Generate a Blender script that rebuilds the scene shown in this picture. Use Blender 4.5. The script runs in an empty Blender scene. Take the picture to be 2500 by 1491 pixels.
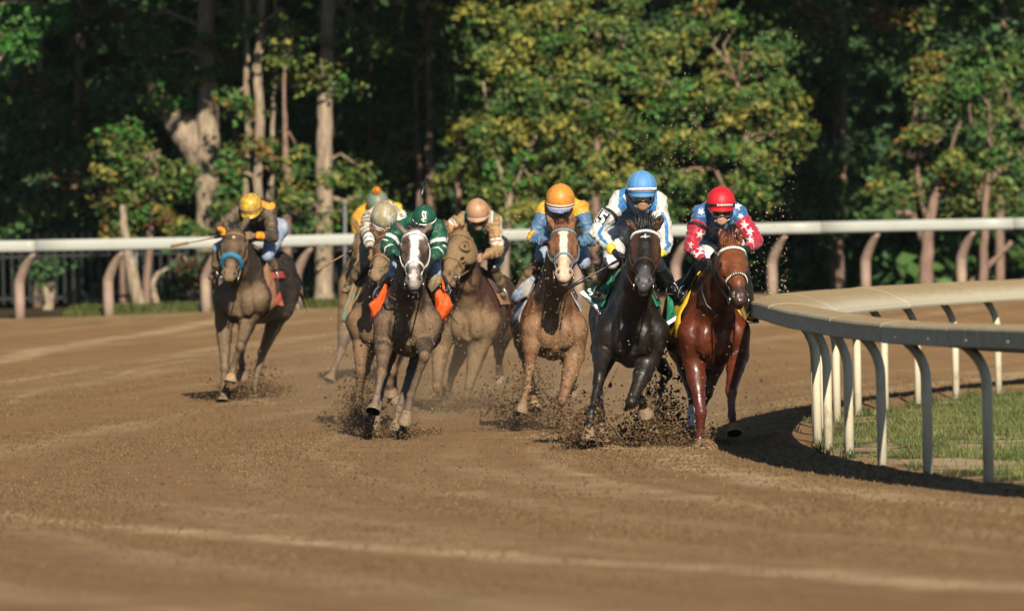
import bpy, math, random
import numpy as np
from mathutils import Vector, Matrix
from mathutils.bvhtree import BVHTree

random.seed(7)
RNG = np.random.default_rng(7)
SC = bpy.context.scene
COL = SC.collection

# ------------------------------------------------------------------ camera, sky, sun, exposure
W, H, CAMZ = 2500.0, 1491.0, 1.75
LENS = 347.0
FPX = LENS / 36.0 * W
PITCH = math.atan((745.5 - 604.0) / FPX)
ROLL = math.radians(1.2)
_fw = np.array([0, math.cos(PITCH), -math.sin(PITCH)])
_up0 = np.array([0, math.sin(PITCH), math.cos(PITCH)])
_rt0 = np.array([1.0, 0, 0])
_up = _up0 * math.cos(ROLL) + _rt0 * math.sin(ROLL)
_rt = _rt0 * math.cos(ROLL) - _up0 * math.sin(ROLL)
CAMP = np.array([0, 0, CAMZ])

cam = bpy.data.cameras.new('camera')
camo = bpy.data.objects.new('camera', cam)
COL.objects.link(camo)
m3 = Matrix((_rt, _up, -_fw)).transposed()
camo.matrix_world = Matrix.Translation(CAMP) @ m3.to_4x4()
cam.sensor_width = 36.0
cam.lens = LENS
cam.clip_start = 1.0
cam.clip_end = 6000.0
cam.dof.use_dof = True
cam.dof.focus_distance = 86.5
cam.dof.aperture_fstop = 3.5
SC.camera = camo

SUN_EL = math.radians(29.0)
LIGHT_AZ = math.radians(-9.0)          # light travels into the picture and a little to the left
world = bpy.data.worlds.new('World')
SC.world = world
world.use_nodes = True
_nt = world.node_tree
_bg = _nt.nodes['Background']
_sky = _nt.nodes.new('ShaderNodeTexSky')
_sky.sky_type = 'NISHITA'
_sky.sun_disc = False
_sky.sun_elevation = SUN_EL
_sky.sun_rotation = math.pi + LIGHT_AZ
_nt.links.new(_sky.outputs[0], _bg.inputs[0])
_sky.air_density = 0.8
_sky.dust_density = 0.2
_bg.inputs[1].default_value = 0.058
sl = bpy.data.lights.new('sun', 'SUN')
sl.energy = 5.0
sl.angle = math.radians(0.5)
sl.color = (1.0, 0.91, 0.75)
so = bpy.data.objects.new('sun', sl)
COL.objects.link(so)
_ld = Vector((math.sin(LIGHT_AZ) * math.cos(SUN_EL), math.cos(LIGHT_AZ) * math.cos(SUN_EL), -math.sin(SUN_EL)))
so.rotation_euler = _ld.to_track_quat('-Z', 'Y').to_euler()
so.location = (3, -20, 40)
SC.view_settings.view_transform = 'Standard'
SC.view_settings.look = 'None'
SC.view_settings.exposure = 0.6
SC.view_settings.gamma = 1.0
SC.cycles.max_bounces = 5
SC.cycles.diffuse_bounces = 0
SC.cycles.use_denoising = True

# ------------------------------------------------------------------ helpers
def A(*v): return np.array(v, dtype=float)
def unit(v):
    v = np.asarray(v, float); return v / max(1e-9, np.linalg.norm(v))
def px(u, v, Y):
    """the point of the place seen in the photograph's pixel (u, v) at depth Y"""
    d = _fw + _rt * ((u - W / 2) / FPX) + _up * ((H / 2 - v) / FPX)
    return CAMP + d * (Y / d[1])
def to_px(P):
    q = np.asarray(P) - CAMP
    z = q @ _fw
    return W / 2 + FPX * (q @ _rt) / z, H / 2 - FPX * (q @ _up) / z
def sstep(a, b, x):
    t = np.clip((x - a) / (b - a), 0, 1); return t * t * (3 - 2 * t)

CX, CY, RR = 129.62, 84.0, 127.0       # centre and radius of the turn (line of the inner posts)
def ring(X, Y): return np.hypot(X - CX, Y - CY) - RR
def gz(X, Y):
    X = np.asarray(X, float); Y = np.asarray(Y, float)
    s = ring(X, Y)
    t = np.clip((Y - 88) / 48.0, 0, 1.04)
    z = 0.87 * t ** 1.7 * sstep(0.5, 7, s)
    return z
def ground_hit(u, v):
    lo, hi = 30.0, 400.0
    for _ in range(60):
        m = (lo + hi) / 2
        p = px(u, v, m)
        if p[2] > gz(p[0], p[1]): lo = m
        else: hi = m
    return lo

def vnoise(P, scale=1.0, seed=0):
    p = np.asarray(P, float) * scale + seed * 17.31
    i = np.floor(p).astype(np.int64); f = p - i
    f = f * f * (3 - 2 * f)
    def hsh(a, b, c):
        n = (a * 374761393 + b * 668265263 + c * 2147483647 + seed * 974711) & 0x7fffffff
        n = ((n ^ (n >> 13)) * 1274126177) & 0x7fffffff
        n = (n ^ (n >> 16)) & 0xffff
        return n / 65535.0
    r = 0
    for dx in (0, 1):
        for dy in (0, 1):
            for dz in (0, 1):
                w = (f[..., 0] if dx else 1 - f[..., 0]) * (f[..., 1] if dy else 1 - f[..., 1]) * (f[..., 2] if dz else 1 - f[..., 2])
                r = r + w * hsh(i[..., 0] + dx, i[..., 1] + dy, i[..., 2] + dz)
    return r
def fbm(P, scale, seed=0, oct=3):
    r = 0; a = 0.5; t = 0
    for o in range(oct):
        r = r + a * vnoise(P, scale * 2 ** o, seed + o); t += a; a *= 0.5
    return r / t

def mesh_np(name, V, F, mat, parent=None, org=None, col=None, smooth=True, cname='tint'):
    """one mesh object from world-space vertices and equal-sized faces (numpy arrays)"""
    V = np.asarray(V, np.float32); F = np.asarray(F, np.int32)
    if org is None: org = np.zeros(3)
    me = bpy.data.meshes.new(name)
    n, k = F.shape
    me.vertices.add(len(V)); me.vertices.foreach_set('co', (V - np.asarray(org, np.float32)).astype(np.float32).ravel())
    me.loops.add(n * k); me.loops.foreach_set('vertex_index', F.ravel())
    me.polygons.add(n); me.polygons.foreach_set('loop_start', np.arange(0, n * k, k, dtype=np.int32))
    me.polygons.foreach_set('use_smooth', np.full(n, smooth))
    me.update(calc_edges=True)
    if col is not None:
        at = me.color_attributes.new(cname, 'FLOAT_COLOR', 'POINT')
        c4 = np.ones((len(V), 4), np.float32); c4[:, :3] = col
        at.data.foreach_set('color', c4.ravel())
    if mat is not None: me.materials.append(mat)
    o = bpy.data.objects.new(name, me)
    COL.objects.link(o)
    if parent is not None: o.parent = parent
    return o
def mesh_py(name, V, F, mat, parent=None, org=None, smooth=True, col=None):
    V = np.asarray(V, float)
    if org is None: org = np.zeros(3)
    me = bpy.data.meshes.new(name)
    me.from_pydata((V - org).tolist(), [], [list(map(int, f)) for f in F])
    me.polygons.foreach_set('use_smooth', np.full(len(me.polygons), smooth))
    if col is not None:
        at = me.color_attributes.new('tint', 'FLOAT_COLOR', 'POINT')
        c4 = np.ones((len(V), 4), np.float32); c4[:, :3] = col
        at.data.foreach_set('color', c4.ravel())
    me.update()
    if mat is not None: me.materials.append(mat)
    o = bpy.data.objects.new(name, me)
    COL.objects.link(o)
    if parent is not None: o.parent = parent
    return o
def empty(name, loc):
    o = bpy.data.objects.new(name, None)
    o.empty_display_size = 0.2
    o.location = [float(x) for x in loc]
    COL.objects.link(o)
    return o
def tag(o, label=None, cat=None, group=None, kind=None):
    if label: o['label'] = label
    if cat: o['category'] = cat
    if group: o['group'] = group
    if kind: o['kind'] = kind
    return o

class MB:
    """collects shapes into one mesh"""
    def __init__(s): s.V = []; s.F = []; s.n = 0
    def add(s, V, F):
        s.V.append(np.asarray(V, float)); s.F += [[i + s.n for i in f] for f in F]; s.n += len(V)
    def tube(s, pts, rad, n=8, cap=True, flat=None, ff=1.0, up=None):
        pts = [np.asarray(p, float) for p in pts]
        rad = list(rad) if hasattr(rad, '__len__') else [rad] * len(pts)
        V = []; F = []
        t0 = unit(pts[1] - pts[0])
        ref = np.array([0, 0, 1.0]) if up is None else np.asarray(up, float)
        if abs(t0 @ ref) > 0.95 * np.linalg.norm(ref): ref = np.array([1.0, 0, 0])
        x = unit(np.cross(t0, ref))
        for i, p in enumerate(pts):
            a = pts[max(0, i - 1)]; b = pts[min(len(pts) - 1, i + 1)]
            t = unit(b - a)
            x = unit(x - (x @ t) * t); y = np.cross(t, x)
            for k in range(n):
                an = 2 * math.pi * k / n
                off = (x * math.cos(an) + y * math.sin(an)) * rad[i]
                if flat is not None: off = off + (ff - 1) * (off @ flat) * flat
                V.append(p + off)
        m = len(pts)
        for i in range(m - 1):
            for k in range(n):
                F.append([i * n + k, i * n + (k + 1) % n, (i + 1) * n + (k + 1) % n, (i + 1) * n + k])
        if cap:
            F.append(list(range(n))[::-1]); F.append([(m - 1) * n + k for k in range(n)])
        s.add(V, F)
    def box(s, c, hx, hy, hz):
        """c centre, half-extent vectors"""
        V = []
        for a in (-1, 1):
            for b in (-1, 1):
                for d in (-1, 1): V.append(c + a * hx + b * hy + d * hz)
        s.add(V, [[0, 1, 3, 2], [4, 6, 7, 5], [0, 4, 5, 1], [2, 3, 7, 6], [0, 2, 6, 4], [1, 5, 7, 3]])
    def ball(s, c, r, axes=None, nu=12, nv=8):
        r = np.ones(3) * r; ax = np.eye(3) if axes is None else np.asarray(axes)
        V = []; F = []
        for j in range(nv + 1):
            th = math.pi * j / nv
            for i in range(nu):
                ph = 2 * math.pi * i / nu
                q = np.array([math.sin(th) * math.cos(ph), math.sin(th) * math.sin(ph), math.cos(th)]) * r
                V.append(c + q @ ax)
        for j in range(nv):
            for i in range(nu):
                F.append([j * nu + i, (j + 1) * nu + i, (j + 1) * nu + (i + 1) % nu, j * nu + (i + 1) % nu])
        s.add(V, F)
    def strip(s, pts, wid, nrm, th=0.004):
        """flat strap: points, width vectors, normals"""
        V = []; F = []
        for p, w, n in zip(pts, wid, nrm):
            V += [p - w, p + w, p + w + n * th, p - w + n * th]
        for i in range(len(pts) - 1):
            a = i * 4; b = a + 4
            for k in range(4): F.append([a + k, a + (k + 1) % 4, b + (k + 1) % 4, b + k])
        F.append([3, 2, 1, 0]); e = (len(pts) - 1) * 4; F.append([e, e + 1, e + 2, e + 3])
        s.add(V, F)
    def build(s, name, mat, parent=None, org=None, smooth=True):
        return mesh_py(name, np.concatenate(s.V), s.F, mat, parent, org, smooth)

class SDF:
    def __init__(s): s.p = []
    def cap(s, a, b, ra, rb, k=0.03, w=None, f=1.0, op='u'):
        s.p.append(('c', np.asarray(a, float), np.asarray(b, float), ra, rb, k, None if w is None else unit(w), f, op)); return s
    def ell(s, c, r, ax=None, k=0.03, op='u'):
        s.p.append(('e', np.asarray(c, float), np.asarray(r, float), np.eye(3) if ax is None else np.asarray(ax, float), k, op)); return s
    @staticmethod
    def dist(q, P):
        if q[0] == 'c':
            _, a, b, ra, rb, k, w, f, op = q
            ab = b - a; L2 = max(1e-9, ab @ ab)
            t = np.clip(((P - a) @ ab) / L2, 0, 1)
            d = P - a - t[..., None] * ab
            if w is not None:
                d = d + ((1 / f - 1) * (d @ w))[..., None] * w
                return (np.sqrt((d * d).sum(-1)) - (ra + (rb - ra) * t)) * min(1, f)
            return np.sqrt((d * d).sum(-1)) - (ra + (rb - ra) * t)
        _, c, r, ax, k, op = q
        z = (P - c) @ ax.T
        k0 = np.sqrt(((z / r) ** 2).sum(-1)); k1 = np.sqrt(((z / (r * r)) ** 2).sum(-1))
        return k0 * (k0 - 1) / np.maximum(k1, 1e-6)
    @staticmethod
    def box(q):
        if q[0] == 'c':
            r = max(q[3], q[4]) * max(1, q[7])
            return np.minimum(q[1], q[2]) - r, np.maximum(q[1], q[2]) + r
        e = np.sqrt(((q[3] * q[2][:, None]) ** 2).sum(0))
        return q[1] - e, q[1] + e
    def nets(s, h):
        bs = [s.box(q) for q in s.p if q[-1] == 'u']
        lo = np.min([b[0] for b in bs], 0) - 3 * h; hi = np.max([b[1] for b in bs], 0) + 3 * h
        n = np.ceil((hi - lo) / h).astype(int) + 1
        D = np.ones(n, np.float32)
        ax = [lo[i] + h * np.arange(n[i]) for i in range(3)]
        for q in s.p:
            k = q[5] if q[0] == 'c' else q[4]
            b0, b1 = s.box(q)
            i0 = np.maximum(0, np.floor((b0 - k - 2 * h - lo) / h).astype(int)); i1 = np.minimum(n, np.ceil((b1 + k + 2 * h - lo) / h).astype(int) + 1)
            if (i1 <= i0).any(): continue
            sl_ = tuple(slice(i0[i], i1[i]) for i in range(3))
            P = np.stack(np.meshgrid(ax[0][sl_[0]], ax[1][sl_[1]], ax[2][sl_[2]], indexing='ij'), -1)
            d = s.dist(q, P); o = D[sl_]
            if q[-1] == 'u':
                hh = np.clip(0.5 + 0.5 * (o - d) / k, 0, 1)
                D[sl_] = o * (1 - hh) + d * hh - k * hh * (1 - hh)
            else:
                d = -d
                hh = np.clip(0.5 - 0.5 * (o - d) / k, 0, 1)
                D[sl_] = o * (1 - hh) + d * hh + k * hh * (1 - hh)
        S = D < 0
        c = np.zeros(n - 1, np.int8)
        cs = [(i, j, l) for i in (0, 1) for j in (0, 1) for l in (0, 1)]
        for i, j, l in cs: c += S[i:n[0] - 1 + i, j:n[1] - 1 + j, l:n[2] - 1 + l]
        mx = (c > 0) & (c < 8)
        idx = np.argwhere(mx)
        vid = np.full(n - 1, -1, np.int32); vid[mx] = np.arange(len(idx))
        acc = np.zeros((len(idx), 3)); cnt = np.zeros(len(idx))
        for a in cs:
            for b in cs:
                if sum(b) - sum(a) == 1 and sum(abs(x - y) for x, y in zip(a, b)) == 1:
                    ia = idx + a; ib = idx + b
                    da = D[ia[:, 0], ia[:, 1], ia[:, 2]]; db = D[ib[:, 0], ib[:, 1], ib[:, 2]]
                    m = (da < 0) != (db < 0)
                    t = np.where(m, da / np.where(m, da - db, 1), 0)
                    e = np.array(a) + t[:, None] * (np.array(b) - np.array(a))
                    acc += np.where(m[:, None], e, 0); cnt += m
        V = lo + (idx + acc / cnt[:, None]) * h
        G = np.stack([D[np.minimum(idx[:, 0] + 1, n[0] - 1), idx[:, 1], idx[:, 2]] - D[idx[:, 0], idx[:, 1], idx[:, 2]],
                      D[idx[:, 0], idx[:, 1] + 1, idx[:, 2]] - D[idx[:, 0], idx[:, 1], idx[:, 2]],
                      D[idx[:, 0], idx[:, 1], idx[:, 2] + 1] - D[idx[:, 0], idx[:, 1], idx[:, 2]]], -1)
        G /= np.maximum(1e-6, np.linalg.norm(G, axis=1))[:, None]
        Fs = []
        for axn in range(3):
            e = np.zeros(3, int); e[axn] = 1
            o1, o2 = [(1, 2), (2, 0), (0, 1)][axn]
            e1 = np.zeros(3, int); e1[o1] = 1; e2 = np.zeros(3, int); e2[o2] = 1
            S0 = S[tuple(slice(0, n[i] - e[i]) for i in range(3))]; S1 = S[tuple(slice(e[i], n[i]) for i in range(3))]
            p = np.argwhere(S0 != S1)
            p = p[(p[:, o1] > 0) & (p[:, o2] > 0) & (p[:, o1] < n[o1] - 1) & (p[:, o2] < n[o2] - 1)]
            ins = S[p[:, 0], p[:, 1], p[:, 2]]
            g = lambda q: vid[q[:, 0], q[:, 1], q[:, 2]]
            Q = np.stack([g(p), g(p - e1), g(p - e1 - e2), g(p - e2)], 1)
            Q[~ins] = Q[~ins][:, ::-1]
            Fs.append(Q)
        F = np.concatenate(Fs)
        return V, F, G
    def near(s, V, ids=None):
        """index of the nearest primitive, for colours"""
        ds = np.stack([s.dist(q, V) for q in (s.p if ids is None else [s.p[i] for i in ids])], 0)
        return ds
def relax(V, F, it=1, lam=0.5):
    for _ in range(it):
        acc = np.zeros_like(V); cnt = np.zeros(len(V))
        for a, b in ((0, 1), (1, 2), (2, 3), (3, 0)):
            np.add.at(acc, F[:, a], V[F[:, b]]); np.add.at(acc, F[:, b], V[F[:, a]])
            cnt += np.bincount(F[:, a], minlength=len(V)) + np.bincount(F[:, b], minlength=len(V))
        V = V * (1 - lam) + lam * acc / np.maximum(cnt, 1)[:, None]
    return V
def vnormals(V, F):
    N = np.zeros_like(V)
    fn = np.cross(V[F[:, 2]] - V[F[:, 0]], V[F[:, 3 if F.shape[1] > 3 else 1]] - V[F[:, 1 if F.shape[1] > 3 else 0]])
    for k in range(F.shape[1]): np.add.at(N, F[:, k], fn)
    return N / np.maximum(1e-9, np.linalg.norm(N, axis=1))[:, None]

# ------------------------------------------------------------------ materials
def mat_new(name):
    m = bpy.data.materials.new(name); m.use_nodes = True
    return m, m.node_tree.nodes, m.node_tree.links, m.node_tree.nodes['Principled BSDF']
def mat_plain(name, col, rough=0.6, spec=0.4, var=0.12, nscale=30.0, bump=0.0, metal=0.0, dirt=None, dirt_amt=0.0, dscale=9.0, sheen=0.0):
    """noise-varied colour, optionally splashed with a second (dirt) colour"""
    m, N, L, b = mat_new(name)
    tc = N.new('ShaderNodeTexCoord')
    nz = N.new('ShaderNodeTexNoise'); nz.inputs['Scale'].default_value = nscale; nz.inputs['Detail'].default_value = 6
    L.new(tc.outputs['Object'], nz.inputs['Vector'])
    mx = N.new('ShaderNodeMix'); mx.data_type = 'RGBA'
    mx.inputs['A'].default_value = (*[c * (1 - var) for c in col], 1); mx.inputs['B'].default_value = (*[min(1, c * (1 + var)) for c in col], 1)
    L.new(nz.outputs['Fac'], mx.inputs['Factor'])
    out = mx.outputs['Result']
    if dirt is not None:
        n2 = N.new('ShaderNodeTexNoise'); n2.inputs['Scale'].default_value = dscale; n2.inputs['Detail'].default_value = 10; n2.inputs['Roughness'].default_value = 0.7
        L.new(tc.outputs['Object'], n2.inputs['Vector'])
        mr = N.new('ShaderNodeMapRange'); mr.inputs['From Min'].default_value = 0.62 - dirt_amt * 0.5; mr.inputs['From Max'].default_value = 0.74 - dirt_amt * 0.4
        L.new(n2.outputs['Fac'], mr.inputs['Value'])
        m2 = N.new('ShaderNodeMix'); m2.data_type = 'RGBA'; m2.inputs['B'].default_value = (*dirt, 1)
        L.new(mr.outputs[0], m2.inputs['Factor']); L.new(out, m2.inputs['A']); out = m2.outputs['Result']
    L.new(out, b.inputs['Base Color'])
    b.inputs['Roughness'].default_value = rough; b.inputs['Specular IOR Level'].default_value = spec; b.inputs['Metallic'].default_value = metal
    if sheen: b.inputs['Sheen Weight'].default_value = sheen
    if bump:
        bp = N.new('ShaderNodeBump'); bp.inputs['Distance'].default_value = bump; bp.inputs['Strength'].default_value = 0.7
        L.new(nz.outputs['Fac'], bp.inputs['Height']); L.new(bp.outputs[0], b.inputs['Normal'])
    return m
def mat_tint(name, rough=0.6, spec=0.4, var=0.25, nscale=60.0, bump=0.0, speck=None, speck_amt=0.0, sscale=90.0, trans=0.0, sheen=0.0, nstretch=None, coat=0.0, rvar=0.0):
    """colour from the mesh's own tint attribute (dyed cloth, coat markings, leaf colours)"""
    m, N, L, b = mat_new(name)
    at = N.new('ShaderNodeAttribute'); at.attribute_name = 'tint'
    tc = N.new('ShaderNodeTexCoord')
    nz = N.new('ShaderNodeTexNoise'); nz.inputs['Scale'].default_value = nscale; nz.inputs['Detail'].default_value = 5
    if nstretch:
        mp = N.new('ShaderNodeMapping'); mp.inputs['Scale'].default_value = nstretch
        L.new(tc.outputs['Object'], mp.inputs['Vector']); L.new(mp.outputs[0], nz.inputs['Vector'])
    else: L.new(tc.outputs['Object'], nz.inputs['Vector'])
    mr = N.new('ShaderNodeMapRange'); mr.inputs['From Min'].default_value = 0.25; mr.inputs['From Max'].default_value = 0.75
    mr.inputs['To Min'].default_value = 1 - var; mr.inputs['To Max'].default_value = 1 + var
    L.new(nz.outputs['Fac'], mr.inputs['Value'])
    mu = N.new('ShaderNodeVectorMath'); mu.operation = 'SCALE'
    L.new(at.outputs['Color'], mu.inputs[0]); L.new(mr.outputs[0], mu.inputs['Scale'])
    out = mu.outputs[0]
    if speck is not None:
        n2 = N.new('ShaderNodeTexNoise'); n2.inputs['Scale'].default_value = sscale; n2.inputs['Detail'].default_value = 2
        L.new(tc.outputs['Object'], n2.inputs['Vector'])
        r2 = N.new('ShaderNodeMapRange'); r2.inputs['From Min'].default_value = 0.72 - speck_amt * 0.3; r2.inputs['From Max'].default_value = 0.76 - speck_amt * 0.3
        L.new(n2.outputs['Fac'], r2.inputs['Value'])
        m2 = N.new('ShaderNodeMix'); m2.data_type = 'RGBA'; m2.inputs['B'].default_value = (*speck, 1)
        L.new(r2.outputs[0], m2.inputs['Factor']); L.new(out, m2.inputs['A']); out = m2.outputs['Result']
    L.new(out, b.inputs['Base Color'])
    b.inputs['Roughness'].default_value = rough; b.inputs['Specular IOR Level'].default_value = spec
    if rvar:
        n3 = N.new('ShaderNodeTexNoise'); n3.inputs['Scale'].default_value = 11; n3.inputs['Detail'].default_value = 7; n3.inputs['Roughness'].default_value = .7
        L.new(tc.outputs['Object'], n3.inputs['Vector'])
        r3 = N.new('ShaderNodeMapRange'); r3.inputs['From Min'].default_value = .35; r3.inputs['From Max'].default_value = .65
        r3.inputs['To Min'].default_value = rough - rvar; r3.inputs['To Max'].default_value = min(1, rough + rvar)
        L.new(n3.outputs['Fac'], r3.inputs['Value']); L.new(r3.outputs[0], b.inputs['Roughness'])
    if sheen: b.inputs['Sheen Weight'].default_value = sheen
    if coat: b.inputs['Coat Weight'].default_value = coat; b.inputs['Coat Roughness'].default_value = 0.25
    if bump:
        bp = N.new('ShaderNodeBump'); bp.inputs['Distance'].default_value = bump; bp.inputs['Strength'].default_value = 0.8
        L.new(nz.outputs['Fac'], bp.inputs['Height']); L.new(bp.outputs[0], b.inputs['Normal'])
    if trans:
        tr = N.new('ShaderNodeBsdfTranslucent'); L.new(out, tr.inputs['Color'])
        ms = N.new('ShaderNodeMixShader'); ms.inputs[0].default_value = trans
        L.new(b.outputs[0], ms.inputs[1]); L.new(tr.outputs[0], ms.inputs[2])
        L.new(ms.outputs[0], N['Material Output'].inputs['Surface'])
    return m
MUD = (0.215, 0.136, 0.070)
DIRT = (0.235, 0.150, 0.082)
# ------------------------------------------------------------------ ground
def yrail(X): return 138.0 + .35 * np.asarray(X, float)
def mat_ground():
    m, N, L, b = mat_new('track_dirt')
    at = N.new('ShaderNodeAttribute'); at.attribute_name = 'lane'      # metres out from the inner posts, metres along the turn
    zo = N.new('ShaderNodeAttribute'); zo.attribute_name = 'tint'
    geo = N.new('ShaderNodeNewGeometry')
    def noise(vec, sc, det=5, rough=.6, scale=(1, 1, 1)):
        mp = N.new('ShaderNodeMapping'); mp.inputs['Scale'].default_value = scale; L.new(vec, mp.inputs['Vector'])
        n = N.new('ShaderNodeTexNoise'); n.inputs['Scale'].default_value = sc; n.inputs['Detail'].default_value = det; n.inputs['Roughness'].default_value = rough
        L.new(mp.outputs[0], n.inputs['Vector']); return n.outputs['Fac']
    def rng(v, a, c, lo=0., hi=1.):
        r = N.new('ShaderNodeMapRange'); r.inputs['From Min'].default_value = a; r.inputs['From Max'].default_value = c; r.inputs['To Min'].default_value = lo; r.inputs['To Max'].default_value = hi
        L.new(v, r.inputs['Value']); return r.outputs[0]
    def mix(f, a, c):
        x = N.new('ShaderNodeMix'); x.data_type = 'RGBA'
        L.new(f, x.inputs['Factor'])
        for s_, k in ((a, 'A'), (c, 'B')):
            if isinstance(s_, tuple): x.inputs[k].default_value = (*s_, 1)
            else: L.new(s_, x.inputs[k])
        return x.outputs['Result']
    def mul(a, c):
        x = N.new('ShaderNodeMath'); x.operation = 'MULTIPLY'; L.new(a, x.inputs[0])
        if isinstance(c, float): x.inputs[1].default_value = c
        else: L.new(c, x.inputs[1])
        return x.outputs[0]
    lane = at.outputs['Vector']; pos = geo.outputs['Position']
    streak = rng(noise(lane, 1.0, 3, .5, (1.15, .035, 0)), .50, .62)
    streak2 = rng(noise(lane, 1.0, 4, .6, (4.5, .10, 0)), .25, .85)
    brk = rng(noise(lane, 1.0, 4, .6, (1.2, .25, 0)), .30, .60)
    f1 = mul(mul(streak, brk), .6)
    base = mix(streak2, (.238, .136, .061), (.334, .201, .095))
    base = mix(f1, base, (.42, .30, .165))
    sepl = N.new('ShaderNodeSeparateXYZ'); L.new(lane, sepl.inputs[0])
    def math_(op, a, c):
        x = N.new('ShaderNodeMath'); x.operation = op
        for i_, q in enumerate((a, c)):
            if isinstance(q, float): x.inputs[i_].default_value = q
            else: L.new(q, x.inputs[i_])
        return x.outputs[0]
    wob = noise(lane, 1.0, 3, .5, (.0, .22, 0))
    for s0, slp, wd_, amt in ((1.05, .012, .34, .9), (2.35, .0, .16, .45), (5.65, .14, .34, 1.0), (4.3, .12, .12, .35), (9.2, .05, .22, .28), (7.3, .0, .12, .3), (11.5, .0, .2, .22), (3.2, .04, .2, .35)):
        q = math_('ADD', sepl.outputs[0], mul(math_('ADD', sepl.outputs[1], 27.0), -slp))
        q = math_('ADD', q, mul(math_('SUBTRACT', wob, .5), .9))
        q = math_('ABSOLUTE', math_('SUBTRACT', q, s0), 0.0)
        g = rng(q, wd_, wd_ * .25)
        g = mul(mul(g, rng(noise(lane, 1.0, 6, .75, (2.2, 1.0, 0)), .32, .62, .15, 1.)), amt)
        base = mix(g, base, (.56, .41, .235))
    blot = rng(noise(pos, 1.1, 6, .7), .42, .66)
    base = mix(mul(blot, .6), base, (.180, .110, .058))
    fine = noise(pos, 22.0, 8, .75)
    base = mix(rng(fine, .54, .70, 0, .75), base, (.130, .078, .038))
    base = mix(rng(noise(pos, 31.0, 6, .7), .58, .72, 0, .3), base, (.42, .30, .17))
    zone = mix(zo.outputs['Fac'], base, zo.outputs['Color'])
    sep = N.new('ShaderNodeSeparateColor'); L.new(at.outputs['Color'], sep.inputs[0])
    base = mix(sep.outputs[2], base, zo.outputs['Color'])
    L.new(base, b.inputs['Base Color'])
    b.inputs['Roughness'].default_value = .95; b.inputs['Specular IOR Level'].default_value = .1
    bp = N.new('ShaderNodeBump'); bp.inputs['Distance'].default_value = .02; bp.inputs['Strength'].default_value = 1.0
    L.new(fine, bp.inputs['Height']); L.new(bp.outputs[0], b.inputs['Normal'])
    return m
xs = np.concatenate([-np.geomspace(1500, 9.3, 26), np.arange(-9, 9.01, .10), np.geomspace(9.3, 1500, 26)])
ys = np.concatenate([-np.geomspace(300, 2, 10), np.linspace(2, 42, 22), np.arange(42.6, 146, .22), np.geomspace(147, 3500, 34)])
GX, GY = np.meshgrid(xs, ys, indexing='ij')
S_ = ring(GX, GY); AL = np.arctan2(GY - CY, CX - GX) * RR
Z = gz(GX, GY)
far = sstep(200, 150, GY) * sstep(40, 12, np.abs(GX))
trk = sstep(.4, .9, S_) * sstep(.0, -1.2, GY - yrail(GX))
L3 = np.stack([S_, AL, np.zeros_like(S_)], -1)
groove = (vnoise(L3 * A(3.2, .12, 1), 1, 3) - .5) * .018 + (vnoise(L3 * A(.9, .05, 1), 1, 4) - .5) * .03 + (fbm(L3 * A(1, 1, 1), 2.2, 5, 3) - .5) * .035
Z = Z + groove * trk * far
verge = sstep(-.6, .6, GY - yrail(GX))
Z = Z + verge * far * (.03 + .05 * fbm(np.stack([GX, GY, GX * 0], -1), .8, 9, 3))
inf = sstep(.15, -.15, S_)
Z = Z + inf * far * (fbm(np.stack([GX, GY, GX * 0], -1), 1.2, 12, 3) - .45) * .08
Z = Z + .05 * np.exp(-((S_ - .35) / .16) ** 2) * far * (.5 + vnoise(L3 * A(2, 1.2, 1), 1, 7)) * (GY < 135)      # lip of sand at the edge of the grass
# zone colours: grass verge, leaf litter under the trees, soil of the infield
n_ = fbm(np.stack([GX, GY, GX * 0], -1), 1.3, 15, 3)
zc = np.zeros(GX.shape + (3,)); zc[:] = (.07, .085, .025)
lit = np.maximum(sstep(2.5, 6, GY - yrail(GX) + 2 * (n_ - .5)), sstep(1.6, 2.8, np.abs(GX + 3.9))); zc = zc * (1 - lit[..., None]) + A(.06, .042, .022) * lit[..., None]
soil = sstep(.50, .62, n_) * (GY < 135) * (GX > 0)
zc = zc * (1 - soil[..., None]) + A(.40, .29, .17) * soil[..., None]
zw = np.maximum(sstep(.1, .9, GY - yrail(GX) + .8 * (n_ - .5)), sstep(.05, -.25, S_ + .5 * (n_ - .5)) * (GY < 136))
bnd = np.exp(-((GY - yrail(GX) + .55) / .55) ** 2) * np.clip(.45 + 1.4 * (fbm(np.stack([GX, GY, GX * 0], -1), 1.6, 18, 3) - .3), 0, 1) * far
zc = zc * (1 - bnd[..., None]) + A(.37, .255, .14) * bnd[..., None]
zw = np.maximum(zw, bnd)
Z = Z + bnd * .09
n0, n1 = GX.shape
V = np.stack([GX, GY, Z], -1).reshape(-1, 3)
ii = np.arange(n0 * n1).reshape(n0, n1)
F = np.stack([ii[:-1, :-1], ii[1:, :-1], ii[1:, 1:], ii[:-1, 1:]], -1).reshape(-1, 4)
gm = mat_ground()
ground = mesh_np('ground', V, F, gm, None, None, zc.reshape(-1, 3))
lt = ground.data.color_attributes.new('lane', 'FLOAT_COLOR', 'POINT')
c4 = np.ones((len(V), 4), np.float32); c4[:, 0] = S_.ravel(); c4[:, 1] = AL.ravel(); c4[:, 2] = zw.ravel()
lt.data.foreach_set('color', c4.ravel())
tag(ground, kind='structure')
_gz = Z
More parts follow.
